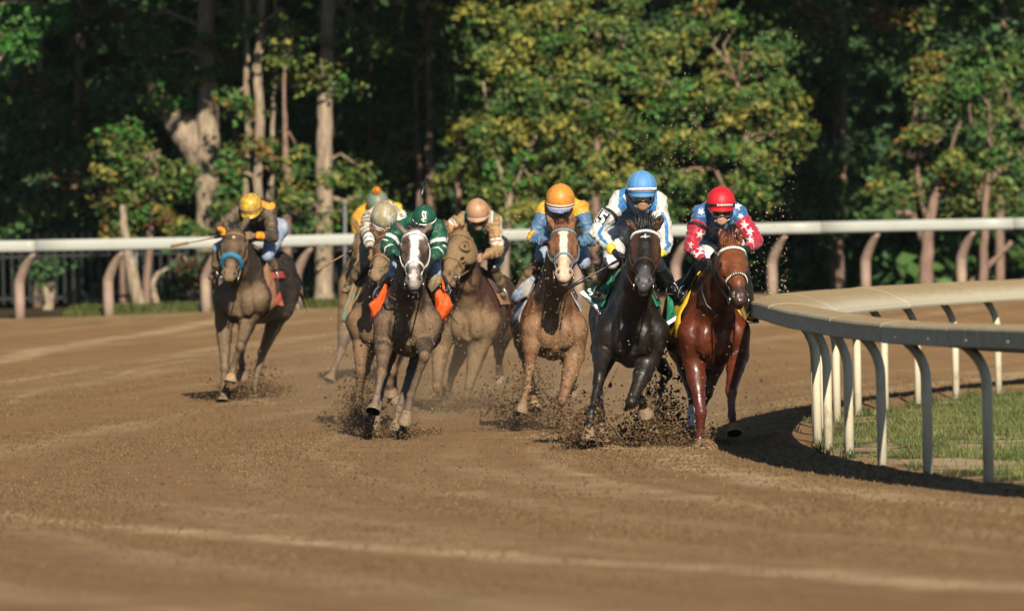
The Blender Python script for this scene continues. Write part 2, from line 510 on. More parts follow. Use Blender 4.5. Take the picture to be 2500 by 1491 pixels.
def gzz(X, Y):
    """height of the finished ground mesh"""
    X = np.clip(np.asarray(X, float), xs[0], xs[-1]); Y = np.clip(np.asarray(Y, float), ys[0], ys[-1])
    i = np.clip(np.searchsorted(xs, X) - 1, 0, n0 - 2); j = np.clip(np.searchsorted(ys, Y) - 1, 0, n1 - 2)
    fx = (X - xs[i]) / (xs[i + 1] - xs[i]); fy = (Y - ys[j]) / (ys[j + 1] - ys[j])
    return _gz[i, j] * (1 - fx) * (1 - fy) + _gz[i + 1, j] * fx * (1 - fy) + _gz[i, j + 1] * (1 - fx) * fy + _gz[i + 1, j + 1] * fx * fy

# ------------------------------------------------------------------ loose clods of dirt
def low_clods(name, P, R, mat, rg, sq, col):
    n = len(P); an = rg.uniform(0, 6.28, (n, 1)) + A(0, 2.09, 4.19) + rg.normal(0, .3, (n, 3)); rr_ = R[:, None] * rg.uniform(.6, 1.5, (n, 3))
    b = np.stack([np.cos(an) * rr_, np.sin(an) * rr_, np.full((n, 3), -.3) * R[:, None]], -1)
    t = np.stack([rg.normal(0, .3, n) * R, rg.normal(0, .3, n) * R, R * sq * rg.uniform(.6, 1.6, n)], -1)[:, None]
    v = np.concatenate([b, t], 1) + P[:, None]
    F = (np.array([[0, 1, 3], [1, 2, 3], [2, 0, 3]])[None] + (np.arange(n) * 4)[:, None, None]).reshape(-1, 3)
    return mesh_np(name, v.reshape(-1, 3), F, mat, None, None, np.repeat(col, 4, 0), True)
def clods(name, P, R, mat, seed, sq=.7, col=None, low=False):
    rg = np.random.default_rng(seed); n = len(P)
    if low: return low_clods(name, P, R, mat, rg, sq, col)
    base = A([1, 0, 0], [-1, 0, 0], [0, 1, 0], [0, -1, 0], [0, 0, 1], [0, 0, -1])
    f = np.array([[0, 2, 4], [2, 1, 4], [1, 3, 4], [3, 0, 4], [2, 0, 5], [1, 2, 5], [3, 1, 5], [0, 3, 5]])
    v = base[None] * (R[:, None, None] * rg.uniform(.55, 1.25, (n, 6, 1))) * A(1, 1, sq)
    an = rg.uniform(0, 6.28, n); c, s = np.cos(an), np.sin(an)
    x = v[..., 0] * c[:, None] - v[..., 1] * s[:, None]; y = v[..., 0] * s[:, None] + v[..., 1] * c[:, None]
    v = np.stack([x, y, v[..., 2]], -1) + rg.normal(0, 1, (n, 6, 3)) * R[:, None, None] * .18 + P[:, None]
    F = (f[None] + (np.arange(n) * 6)[:, None, None]).reshape(-1, 3)
    cc = None
    if col is not None: cc = np.repeat(col, 6, 0)
    return mesh_np(name, v.reshape(-1, 3), F, mat, None, None, cc, False)
M_CLOD = mat_tint('dirt_clod', rough=.95, spec=.1, var=.25, nscale=60)
rg = np.random.default_rng(21)
n = 210000
Y_ = 44 + 76 * rg.random(n) ** .9; X_ = (rg.random(n) * 2 - 1) * Y_ * .0535
dens = fbm(np.stack([ring(X_, Y_) * 1.4, np.arctan2(Y_ - CY, CX - X_) * RR * .10, X_ * 0], -1), 1, 33, 3)
keep = (ring(X_, Y_) > .30) & (rg.random(n) < (sstep(.32, .72, dens) + .10) * sstep(46, 66, Y_))
X_, Y_ = X_[keep], Y_[keep]; n = len(X_)
R_ = .0045 + .010 * rg.random(n) ** 2.2 + .012 * (rg.random(n) > .985) * rg.random(n)
tn = rg.random(n)[:, None]
cl = A(.105, .063, .030) * (1 - tn) + A(.215, .136, .068) * tn
tag(clods('track_clods', np.stack([X_, Y_, gzz(X_, Y_) + R_ * .25], -1), R_, M_CLOD, 3, 1.1, cl, True),
    'loose crumbs of brown dirt scattered over the raked track', 'dirt', kind='stuff')

# ------------------------------------------------------------------ inner rail
M_RAILTOP = mat_plain('sanded_rail_cover', (.42, .33, .21), .9, .2, .2, 40, .002, dirt=(.30, .215, .125), dirt_amt=.5, dscale=5)
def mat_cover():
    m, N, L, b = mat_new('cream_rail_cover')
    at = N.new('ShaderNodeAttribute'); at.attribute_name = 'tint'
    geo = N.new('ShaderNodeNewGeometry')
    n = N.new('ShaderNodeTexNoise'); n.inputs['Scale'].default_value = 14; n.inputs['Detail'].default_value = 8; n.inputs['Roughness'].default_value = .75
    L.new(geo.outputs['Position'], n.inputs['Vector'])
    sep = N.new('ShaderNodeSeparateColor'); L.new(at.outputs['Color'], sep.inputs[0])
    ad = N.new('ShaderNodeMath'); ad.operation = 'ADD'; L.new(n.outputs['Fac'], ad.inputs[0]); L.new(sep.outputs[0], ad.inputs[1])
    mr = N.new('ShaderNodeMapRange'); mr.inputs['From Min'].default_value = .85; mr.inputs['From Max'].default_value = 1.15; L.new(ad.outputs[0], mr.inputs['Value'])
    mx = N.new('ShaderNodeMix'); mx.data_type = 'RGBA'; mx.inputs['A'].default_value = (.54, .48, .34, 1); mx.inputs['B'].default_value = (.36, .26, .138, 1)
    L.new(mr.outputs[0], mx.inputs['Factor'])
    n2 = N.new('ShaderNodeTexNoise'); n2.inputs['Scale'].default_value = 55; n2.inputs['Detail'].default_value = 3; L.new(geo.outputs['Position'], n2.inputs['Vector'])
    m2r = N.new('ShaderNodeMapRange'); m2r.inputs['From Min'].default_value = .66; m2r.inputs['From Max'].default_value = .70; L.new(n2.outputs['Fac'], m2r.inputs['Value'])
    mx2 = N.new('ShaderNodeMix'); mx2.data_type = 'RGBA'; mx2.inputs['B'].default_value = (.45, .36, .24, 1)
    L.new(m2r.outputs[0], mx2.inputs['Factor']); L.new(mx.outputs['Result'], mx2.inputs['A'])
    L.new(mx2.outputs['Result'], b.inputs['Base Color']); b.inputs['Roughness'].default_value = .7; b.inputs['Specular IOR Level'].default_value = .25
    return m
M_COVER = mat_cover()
M_POST = mat_plain('cream_rail_post', (.60, .53, .38), .28, .5, .08, 20, .0, dirt=(.42, .32, .19), dirt_amt=.18, dscale=5)
M_BRACKET = mat_plain('dark_steel_bracket', (.05, .045, .04), .6, .4, .2, 30)
def cyl(th, s, z):
    """point of the turn: angle along it, metres out from the posts, height"""
    return A(CX - (RR + s) * math.cos(th), CY + (RR + s) * math.sin(th), z)
inner = empty('inner_rail', cyl(0, 0, 0))
tag(inner, 'sand dusted inner rail on cream gooseneck posts curving round the grass', 'rail')
OI = np.array(inner.location)
# profile across the cover (out from the posts, height, sandiness, which also paints shade onto the outer face)
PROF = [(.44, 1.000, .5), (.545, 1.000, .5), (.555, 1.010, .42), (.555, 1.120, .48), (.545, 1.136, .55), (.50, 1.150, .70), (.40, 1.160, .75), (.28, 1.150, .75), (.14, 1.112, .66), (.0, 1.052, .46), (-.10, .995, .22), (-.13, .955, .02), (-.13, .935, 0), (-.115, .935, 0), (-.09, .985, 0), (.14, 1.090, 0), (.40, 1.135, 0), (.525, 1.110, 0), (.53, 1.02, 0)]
step = 3.12 / RR; TH0 = math.asin((70.25 - CY) / RR)
k0, k1 = -7, 17
def lift(th): return .10 * sstep(70, 84, CY + RR * math.sin(th))
for k in range(k0, k1):
    V = []; F = []; cc = []; ns = 7; gap = .010 / RR
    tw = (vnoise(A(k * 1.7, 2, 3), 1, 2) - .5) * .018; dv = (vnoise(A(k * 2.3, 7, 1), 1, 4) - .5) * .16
    for i in range(ns):
        th = TH0 + (k + .45) * step + gap + (step - 2 * gap) * i / (ns - 1)
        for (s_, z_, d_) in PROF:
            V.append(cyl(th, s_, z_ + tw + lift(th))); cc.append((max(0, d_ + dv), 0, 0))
    m_ = len(PROF)
    for i in range(ns - 1):
        for j in range(m_): F.append([i * m_ + j, i * m_ + (j + 1) % m_, (i + 1) * m_ + (j + 1) % m_, (i + 1) * m_ + j])
    F.append(list(range(m_))[::-1]); F.append([(ns - 1) * m_ + j for j in range(m_)])
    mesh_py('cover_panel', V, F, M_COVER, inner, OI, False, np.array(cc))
    th = TH0 + (k + .45) * step
    # one post to a panel
    th = TH0 + k * step
    g_ = float(gzz(*cyl(th, 0, 0)[:2]))
    mb = MB()
    arc = [cyl(th, -.0, g_ - .1), cyl(th, 0, .55), cyl(th, 0, .70)]
    for t in np.linspace(0, 1, 10)[1:]:
        arc.append(cyl(th, .30 * (1 - math.cos(t * 1.25)) / (1 - math.cos(1.25)), .70 + (.36 + lift(th)) * math.sin(t * 1.25) / math.sin(1.25)))
    mb.tube(arc, .039, 14); po = mb.build('post', M_POST, inner, OI)
    mb = MB(); mb.box(cyl(th, .34, 1.055 + lift(th)), A(.012, .10, 0), A(.12, -.01, 0), A(0, 0, .022)); mb.build('bracket', M_BRACKET, po, OI, False)
    for q in (.25, .75):                                            # bolts through the face of the cover
        mb = MB(); mb.ball(cyl(TH0 + (k + .45 + q) * step, .557, 1.05 + tw + lift(TH0 + (k + .45 + q) * step)), .008, None, 7, 5); mb.build('bolt', M_POST, inner, OI)

# ------------------------------------------------------------------ outer rail
M_WHITE = mat_plain('white_rail_paint', (.36, .365, .325), .45, .4, .04, 6, 0, dirt=(.34, .32, .25), dirt_amt=.2, dscale=3)
M_OPOST = mat_plain('faded_pink_post', (.31, .212, .165), .6, .3, .12, 9, .001, dirt=(.40, .29, .19), dirt_amt=.25, dscale=4)
outer = empty('outer_rail', (0, 138, .9)); OO = np.array(outer.location)
tag(outer, 'white outer rail on faded curved posts in front of the trees', 'rail')
tdir = unit(A(1, .35, 0)); ndir = A(tdir[1], -tdir[0], 0)            # towards the track
def on_rail(u): 
    lo, hi = 120., 150.
    for _ in range(40):
        m = (lo + hi) / 2; p = px(u, 600, m)
        if p[1] < yrail(p[0]): lo = m
        else: hi = m
    return px(u, 600, lo)
top_pts = [(-60, 587.5), (82, 585.8), (400, 580), (700, 574.5), (1240, 560), (1660, 549), (1900, 543.5), (2200, 537), (2500, 531.5), (2700, 526)]
def rail_top(u): return float(np.interp(u, [p[0] for p in top_pts], [p[1] for p in top_pts]))
def rail_pt(u):
    p = on_rail(u) + ndir * .42
    Y = p[1]; q = px(u, rail_top(u), Y)
    return q
joints = [-60, 82, 560, 1040, 1520, 2000, 2470, 2700]
for a, b in zip(joints[:-1], joints[1:]):
    mb = MB(); 
    us = np.linspace(a + .5, b - .5, 7)
    V = []; F = []
    prof = [(.05, 0.0), (.075, -.012), (.085, -.04), (.085, -.125), (.075, -.152), (.05, -.163), (-.05, -.163), (-.075, -.14), (-.075, -.02), (-.05, 0.0)]
    sh = .0 if a > 0 else .004
    for u in us:
        c = rail_pt(u)
        for x, z in prof: V.append(c + ndir * x + A(0, 0, z - sh))
    m_ = len(prof)
    for i in range(len(us) - 1):
        for j in range(m_): F.append([i * m_ + j, i * m_ + (j + 1) % m_, (i + 1) * m_ + (j + 1) % m_, (i + 1) * m_ + j])
    F.append(list(range(m_))); F.append([(len(us) - 1) * m_ + j for j in range(m_)][::-1])
    mesh_py('rail_beam', V, F, M_WHITE, outer, OO, True)
for u, bend in ((-180, 1), (45, 1), (262, 1), (500, 1), (722, 1), (950, 1), (1180, 1), (1410, 1), (1648, 1), (1884, .9), (2112, .85), (2346, .85), (2570, .8)):
    p = on_rail(u); 
    Y = p[1]; g_ = float(gzz(p[0], Y))
    base = A(p[0], Y, g_ - .1)
    topc = rail_pt(u + 36 * bend) - A(0, 0, .16)
    zt = topc[2]
    pts = [base, A(p[0], Y, g_ + .25), A(p[0], Y, g_ + (zt - g_) * .52)]
    k_ = pts[-1]
    for t in np.linspace(0, 1, 8)[1:]:
        e = t ** 1.35
        q = k_ + (topc - k_) * A(e, e, t); pts.append(q)
    mb = MB(); mb.tube(pts, [.074, .074, .073, .071, .069, .066, .062, .057, .050, .043], 14)
    po = mb.build('post', M_OPOST, outer, OO)
    for z in (.22, .58):
        mb = MB(); q = A(p[0], Y, g_ + z * (zt - g_)); mb.tube([q - A(0, 0, .006), q + A(0, 0, .006)], .0765, 14); mb.build('post_band', M_OPOST, po, OO)

# ------------------------------------------------------------------ picket fence and poles behind the rail
M_FENCE = mat_plain('black_fence_metal', (.008, .009, .010), .5, .3, .2, 12)
M_POLE = mat_plain('grey_galvanised_pole', (.15, .155, .155), .6, .3, .1, 12)
fence = empty('picket_fence', (-5, 147.0, .9)); OF = np.array(fence.location)
tag(fence, 'dark metal picket fence under the trees behind the outer rail', 'fence')
pk = None
x = -9.0
while x < -1.7:
    Yf = 148.0 + .12 * x; g_ = float(gzz(x, Yf))
    if pk is None:
        mb = MB(); mb.box(A(0, 0, .48), A(.017, 0, 0), A(0, .017, 0), A(0, 0, .48))
        mb.tube([A(0, 0, .96), A(0, 0, 1.0), A(0, 0, 1.06)], [.017, .024, .002], 4)
        pk = mb.build('picket', M_FENCE, fence, np.zeros(3), False)
        o = pk
    else:
        o = pk.copy(); COL.objects.link(o); o.parent = fence
    o.location = (x - OF[0], Yf - OF[1], g_ + .08 - OF[2])
    x += .13
mb = MB()
for z in (.22, .84):
    mb = MB(); pa, pb_ = A(-9.1, 148.0 - .12 * 9.1 + .03, z + .92), A(-1.6, 148.0 - .12 * 1.6 + .03, z + .94)
    mb.box((pa + pb_) / 2, (pb_ - pa) / 2, A(0, .016, 0), A(0, 0, .02)); mb.build('fence_rail', M_FENCE, fence, OF, False)
for u, v0, v1, lab in ((333, 612, 752, 'slim grey pole beside the leaning stump near the fence'), (843, 500, 740, 'grey pole by the thick straight trunk')):
    p0 = px(u, v1, 144.5); p1 = px(u - 1, v0, 144.5); p0[2] = float(gzz(p0[0], p0[1])) - .1
    r_ = empty('metal_pole', p0); tag(r_, lab, 'pole')
    mb = MB(); mb.tube([p0, p1], .024, 8); mb.build('shaft', M_POLE, r_, p0)
    mb = MB(); mb.tube([p1, p1 + A(0, 0, .03), p1 + A(0, 0, .05)], [.038, .036, .01], 8); mb.build('cap', M_POLE, r_, p0)

# ------------------------------------------------------------------ trees
def mat_bark(name, a, b_):
    m, N, L, b = mat_new(name)
    geo = N.new('ShaderNodeNewGeometry'); mp = N.new('ShaderNodeMapping'); mp.inputs['Scale'].default_value = (16, 16, 2.2)
    n = N.new('ShaderNodeTexNoise'); n.inputs['Scale'].default_value = 1.6; n.inputs['Detail'].default_value = 8; n.inputs['Roughness'].default_value = .7
    L.new(geo.outputs['Position'], mp.inputs['Vector']); L.new(mp.outputs[0], n.inputs['Vector'])
    mr = N.new('ShaderNodeMapRange'); mr.inputs['From Min'].default_value = .38; mr.inputs['From Max'].default_value = .62; L.new(n.outputs['Fac'], mr.inputs['Value'])
    mx = N.new('ShaderNodeMix'); mx.data_type = 'RGBA'; mx.inputs['A'].default_value = (*a, 1); mx.inputs['B'].default_value = (*b_, 1)
    L.new(mr.outputs[0], mx.inputs['Factor']); L.new(mx.outputs['Result'], b.inputs['Base Color'])
    b.inputs['Roughness'].default_value = .9; b.inputs['Specular IOR Level'].default_value = .15
    bp = N.new('ShaderNodeBump'); bp.inputs['Distance'].default_value = .03; L.new(n.outputs['Fac'], bp.inputs['Height']); L.new(bp.outputs[0], b.inputs['Normal'])
    return m
M_BARK = mat_bark('pale_brown_bark', (.17, .125, .085), (.40, .31, .22))
M_BARKD = mat_bark('pinkish_bark', (.15, .095, .07), (.30, .20, .15))
M_LEAF = mat_tint('leaf', rough=.55, spec=.3, var=.15, nscale=3, trans=.22)
G_ = dict(green=A(.056, .118, .028), olive=A(.135, .170, .038), yellow=A(.27, .245, .044), orange=A(.23, .125, .028), red=A(.13, .050, .018), bright=A(.060, .190, .032), dark=A(.052, .110, .044))
def leaves(C, r_, n, size, pal, wts, rg, flatten=.75):
    """n leaves in clumps round the centres C; returns vertices, faces, colours"""
    m = len(C); k = rg.integers(0, m, n)
    d = rg.normal(0, 1, (n, 3)); d /= np.linalg.norm(d, axis=1)[:, None]
    rad = r_[k] * rg.random(n) ** .5
    ax_ = unit_rows(rg.normal(0, 1, (m, 3)) * A(1, .7, .45) + A(0, -.25, .1))       # every spray has its own long axis
    P = d * rad[:, None] * A(1, 1, flatten) * .72
    P = C[k] + P + ax_[k] * ((P * ax_[k]).sum(1) * 1.1)[:, None]
    P[:, 2] -= .18 * (rad / np.maximum(r_[k], .01)) ** 2 * r_[k]          # sprays droop at the tips
    nrm = unit_rows(d * .7 + rg.normal(0, .75, (n, 3)) + A(0, -.15, .45))
    t = unit_rows(np.cross(nrm, rg.normal(0, 1, (n, 3)))); b = np.cross(nrm, t)
    s = size * rg.uniform(.6, 1.35, n)[:, None]
    # lobed leaf: five-point kite bent along the middle
    v0 = P - t * s * .60; v1 = P + b * s * .42 + nrm * s * .10 - t * s * .12; v2 = P + t * s * .85; v3 = P - b * s * .42 + nrm * s * .10 - t * s * .12
    V = np.stack([v0, v1, v2, v3], 1).reshape(-1, 3)
    F = np.arange(4 * n).reshape(n, 4)
    names = list(pal); ck = rg.choice(len(names), m, p=np.array(wts) / sum(wts))
    cc = np.stack([G_[q] for q in names])[ck][k]
    alt = np.stack([G_[q] for q in names])[rg.choice(len(names), n, p=np.array(wts) / sum(wts))]
    cc = np.where(rg.random(n)[:, None] < .35, alt, cc) * rg.uniform(.65, 1.35, n)[:, None]
    return V, F, np.repeat(cc, 4, 0)
def unit_rows(a): return a / np.maximum(1e-9, np.linalg.norm(a, axis=1))[:, None]
TREES = []
def tree(label, depth, trunks, crowns, pal, wts, seed, top=(), bark=None, leaf=.064, sub=.31, dens=1.0, branch=14, td=0):
    """trunks: [(pixel polyline with widths)], crowns: pixel ellipses (u, v, ru, rv, thickness in m), top: unseen canopy added above the picture to shade the wood"""
    rg = np.random.default_rng(seed); sc = FPX / depth
    bark = bark or M_BARK
    u0, v0, w0 = trunks[0][0]
    base = px(u0, v0, depth + td); gb = float(gzz(base[0], base[1]))
    root = empty('tree', (base[0], base[1], gb)); O = np.array(root.location)
    tag(root, label, 'tree')
    tips = []
    for ti, tr in enumerate(trunks):
        pts = [px(u, v, depth + td + .15 * ti) for u, v, w in tr]; rad = [w / sc / 2 for u, v, w in tr]
        if ti == 0 and tr[0][1] > 600:
            pts[0][2] = min(pts[0][2], gb - .12); rad[0] *= 1.18
        P2 = []; R2 = []
        for i in range(len(pts) - 1):
            for f_ in np.linspace(0, 1, 5)[:-1]:
                P2.append(pts[i] * (1 - f_) + pts[i + 1] * f_ + A(*rg.normal(0, .008, 3))); R2.append((rad[i] * (1 - f_) + rad[i + 1] * f_) * rg.uniform(.95, 1.06))
        P2.append(pts[-1]); R2.append(rad[-1])
        mb = MB(); mb.tube(P2, R2, 12); mb.build('trunk' if ti == 0 or tr[0][1] > 600 else 'limb', bark, root, O)
        tips += [(p, r) for p, r in zip(P2[len(P2) // 3:], R2[len(P2) // 3:])]
    Vs, Fs, Cs = [], [], []; nv = 0
    cent_all = []
    for (u, v, ru, rv, th) in crowns:
        c = px(u, v, depth); a_, b_ = ru / sc, rv / sc
        vol = a_ * b_
        nc = max(4, int(vol * 26 * dens))
        q = rg.normal(0, 1, (nc, 3)); q /= np.linalg.norm(q, axis=1)[:, None]; q *= (rg.random(nc) ** .45)[:, None]
        C = c + q * A(a_, th, b_)
        r_ = rg.uniform(.6, 1.3, nc) * sub
        V, F, CC = leaves(C, r_, int(nc * 100), leaf, pal, wts, rg)
        Vs.append(V); Fs.append(F + nv); Cs.append(CC); nv += len(V); cent_all.append(C)
    for (cx, cy_, cz, rx, ry, rz, nn, sz) in top:  # unseen leaf clumps, added to keep sun off the trunks and wood behind
        q = rg.normal(0, 1, (90, 3)); q /= np.linalg.norm(q, axis=1)[:, None]; q *= (rg.random(90) ** .4)[:, None]
        C = A(cx, cy_, cz) + q * A(rx, ry, rz)
        V, F, CC = leaves(C, rg.uniform(.5, 1.1, 90), nn, sz, pal, wts, rg)
        Vs.append(V); Fs.append(F + nv); Cs.append(CC); nv += len(V)
    if Vs:
        cr = mesh_np('crown', np.concatenate(Vs), np.concatenate(Fs), M_LEAF, root, O, np.concatenate(Cs), False)
    if cent_all and branch and tips:
        CA = np.concatenate(cent_all)
        for i in rg.choice(len(CA), min(branch, len(CA)), False):
            c = CA[i]; cand = [t for t in tips if t[0][2] < c[2] + .3] or tips
            p, r = min(cand, key=lambda t: np.linalg.norm(t[0] - c)); 
            if np.linalg.norm(c - p) > 4.5: continue
            m1 = p + (c - p) * .45 + A(*rg.normal(0, .12, 3)) + A(0, 0, .10)
            mb = MB(); mb.tube([p, p + (m1 - p) * .5 + A(*rg.normal(0, .03, 3)), m1, m1 + (c - m1) * .6 + A(*rg.normal(0, .05, 3)), c], [min(r * .5, .05), .028, .020, .013, .005], 6)
            mb.build('branch', bark, root, O)
    TREES.append(root)
    return root
mx_ = ('green', 'olive', 'yellow', 'orange')
tree('broad forked trunk of bare pale wood with sunlit streaky bark', 146.5,
     [[(510, 745, 66), (508, 640, 60), (507, 500, 56), (506, 400, 60), (507, 320, 58), (508, 236, 50), (504, 110, 40), (500, -60, 36)],
      [(507, 450, 44), (498, 400, 74), (478, 348, 90), (452, 312, 84), (424, 290, 62), (398, 276, 30), (380, 262, 12)]],
     [(500, 170, 50, 34, .4), (560, 60, 90, 60, .7), (385, 205, 64, 44, .8), (340, 110, 70, 80, .8), (430, 150, 60, 70, .6), (410, 260, 40, 20, .5), (500, 120, 60, 60, .6)], ('green', 'bright', 'olive', 'orange'), (4, 3, 2, .7), 1, top=[(-5.75, 142.2, 7.25, .8, 1.2, 1.0, 2600, .20), (-4.2, 147, 8.6, 3.2, 3, 2.4, 2200, .20)], dens=1.2)
tree('bushy maple with green and rusty leaves beside the forked trunk', 144.0,
     [[(352, 745, 20), (362, 640, 18), (372, 520, 14), (384, 400, 9)]],
     [(350, 420, 110, 100, .6), (300, 330, 70, 50, .45), (420, 450, 60, 50, .5), (360, 535, 130, 55, .5), (455, 550, 50, 36, .4), (290, 520, 55, 60, .4), (545, 520, 24, 40, .3)],
     ('green', 'olive', 'orange', 'bright', 'yellow', 'red'), (5, 3, .7, 1.5, .6, .4), 2, dens=1.7, bark=M_BARKD)
tree('slender pair of pale trunks growing close together', 145.0,
     [[(634, 750, 24), (632, 600, 22), (630, 480, 22), (634, 300, 24), (630, 170, 22), (636, 60, 20), (640, -80, 18)], [(606, 750, 16), (602, 480, 16), (604, 300, 17), (602, 180, 14), (604, 40, 12), (604, -60, 12)]],
     [(636, 366, 34, 26, .3), (590, 250, 22, 24, .2), (640, 50, 90, 60, .6), (566, 400, 22, 30, .3)], ('green', 'orange', 'olive', 'bright'), (3, 1.6, 1.6, 1), 3, top=[(-3.6, 142.4, 7.7, 1.1, 1.2, 1.1, 2000, .20), (-3.2, 146, 8.4, 2.4, 2.6, 2.2, 1900, .20)], dens=.6, branch=8)
tree('thin straight trunk just right of the slender pair', 145.6, [[(660, 750, 20), (660, 600, 21), (661, 480, 19), (664, 380, 17), (668, 280, 12), (672, 120, 10), (674, -40, 9)]], [(690, 200, 50, 60, .4)], ('green', 'dark', 'olive'), (2, 2, 1), 4, dens=.4, branch=3)
tree('pale thin trunk with a bend halfway up', 144.6, [[(702, 760, 24), (702, 640, 24), (700, 560, 23), (704, 440, 20), (696, 400, 18), (698, 340, 14), (694, 240, 9), (698, 60, 8)]], [(745, 400, 40, 40, .4), (740, 500, 50, 60, .4), (720, 100, 70, 60, .4)], ('green', 'olive', 'yellow'), (3, 2, 1), 5, dens=.55, branch=4, bark=M_BARKD)
tree('thick straight tree trunk standing left of the pompom cap', 145.4,
     [[(792, 748, 62), (791, 715, 44), (791, 560, 42), (791, 400, 41), (794, 300, 38), (796, 200, 36), (800, 60, 34), (802, -80, 32)]],
     [(862, 420, 50, 50, .4), (780, 190, 70, 30, .4), (862, 520, 50, 40, .3), (870, 60, 80, 60, .5), (735, 545, 45, 35, .3)], ('green', 'olive', 'yellow', 'bright'), (3, 2, 1.4, 1), 6, top=[(-2.2, 142.4, 7.6, 1.1, 1.2, 1.0, 2000, .20), (-1.6, 147, 8.4, 2.6, 2.8, 2.2, 2100, .20)], dens=.8)
tree('dark slim trunk deep in the shade above the pompom cap', 151.0, [[(952, 640, 14), (954, 400, 14), (955, 200, 13), (956, -60, 12)]], [(960, 80, 60, 60, .5)], ('green', 'dark', 'olive'), (3, 2, 1), 7, dens=.5, branch=3, bark=M_BARKD)
tree('reddish trunk rising behind the upright whip', 149.0, [[(1050, 700, 26), (1052, 480, 22), (1048, 340, 20), (1046, 150, 16), (1044, -60, 14)], [(1022, 700, 12), (1022, 420, 14), (1016, 330, 12), (1014, 100, 10)]], [(1000, 120, 90, 70, .5), (960, 420, 60, 60, .5), (920, 500, 50, 40, .4), (1085, 420, 40, 60, .4), (1060, 30, 70, 40, .4)], ('olive', 'green', 'yellow'), (3, 3, 1), 8, top=[(-1.0, 143.4, 7.2, .9, 1.2, 1.1, 2400, .20), (0, 148, 8.2, 2.6, 2.6, 2.2, 2100, .20)], dens=.7, bark=M_BARKD, branch=6)
tree('slim dark trunk left of the big yellowing maple', 146.0, [[(1118, 720, 14), (1117, 560, 13), (1120, 440, 14), (1126, 340, 12), (1132, 280, 9)]], [(1140, 330, 40, 60, .3), (1160, 420, 50, 50, .4)], ('olive', 'yellow', 'green'), (3, 2, 2), 9, dens=.9, branch=4, bark=M_BARKD)
tree('big spreading maple with yellowing leaves behind the orange and blue caps', 143.5,
     [[(1228, 760, 22), (1234, 600, 20), (1242, 500, 17), (1290, 380, 14), (1330, 260, 11), (1350, 120, 9)], [(1242, 505, 12), (1200, 330, 9), (1180, 200, 7)], [(1290, 380, 10), (1420, 250, 8), (1520, 150, 6)]],
     [(1390, 90, 150, 95, .8), (1230, 120, 70, 60, .5), (1270, 250, 120, 80, .7), (1430, 240, 140, 90, .8), (1360, 340, 150, 80, .8), (1200, 320, 80, 60, .5), (1500, 350, 110, 80, .6), (1420, 440, 140, 60, .6), (1300, 460, 110, 45, .5), (1450, 150, 120, 60, .6), (1330, 30, 110, 40, .5), (1180, 30, 70, 40, .4), (1520, 40, 70, 50, .5), (1290, 170, 90, 50, .5), (1560, 130, 80, 80, .6), (1190, 470, 60, 45, .4), (1250, 520, 60, 25, .3)],
     ('olive', 'green', 'yellow', 'bright'), (5, 3, 2.2, .6), 10, top=[(1.2, 148.5, 8.0, 3.0, 2.0, 2.0, 2100, .20)], dens=1.75, branch=22)
tree('bright green and yellow maple behind the blue and red caps', 143.2,
     [[(1800, 740, 20), (1796, 560, 18), (1788, 470, 16), (1800, 420, 14), (1822, 345, 16), (1800, 200, 8)], [(1796, 520, 10), (1730, 380, 8), (1690, 260, 6)]],
     [(1720, 240, 80, 55, .5), (1620, 330, 90, 70, .6), (1730, 340, 90, 45, .5), (1600, 200, 60, 90, .6), (1660, 110, 50, 70, .5), (1850, 230, 100, 90, .6), (1870, 360, 90, 90, .6), (1830, 460, 100, 50, .5), (1640, 430, 90, 50, .5), (1750, 60, 80, 60, .5), (1780, 150, 70, 60, .5), (1940, 260, 50, 70, .4), (1890, 120, 60, 70, .5), (1560, 470, 60, 40, .4)],
     ('green', 'olive', 'yellow', 'bright', 'orange'), (4, 3, 1.7, 1.4, .25), 11, top=[(4.4, 148.5, 8.2, 2.6, 2.2, 2.2, 2100, .20)], dens=1.75, branch=20, bark=M_BARKD)
tree('rusty tinged branch tips hanging into the top of the picture', 145.0, [[(2030, 760, 15), (2034, 500, 14), (2040, 200, 13), (2050, -80, 13)]], [(1990, 60, 60, 60, .4), (2080, 20, 130, 40, .5), (2200, 40, 90, 40, .4), (1960, 20, 60, 30, .4)], ('olive', 'red', 'green', 'orange'), (3, 1.6, 2, .8), 12, top=[(5.3, 142.2, 7.0, .9, 1.2, 1.1, 1900, .20), (5.0, 146, 8.2, 2.6, 2.6, 2.2, 2300, .20)], dens=.8, branch=6, td=8, bark=M_BARKD)
tree('twisted trunk under the olive bush right of the red cap', 144.6,
     [[(2262, 720, 34), (2262, 640, 32), (2268, 560, 28), (2278, 500, 24), (2300, 430, 14)], [(2262, 600, 18), (2225, 520, 20), (2185, 520, 12)], [(2268, 560, 14), (2240, 440, 12), (2236, 400, 10)]],
     [(2320, 420, 110, 70, .6), (2270, 300, 70, 90, .5), (2290, 170, 60, 80, .5), (2360, 460, 90, 50, .4), (2200, 470, 60, 40, .4), (2330, 240, 70, 60, .5)], ('olive', 'green', 'yellow', 'orange'), (4, 3, .8, .4), 13, dens=1.5, branch=14, bark=M_BARKD)
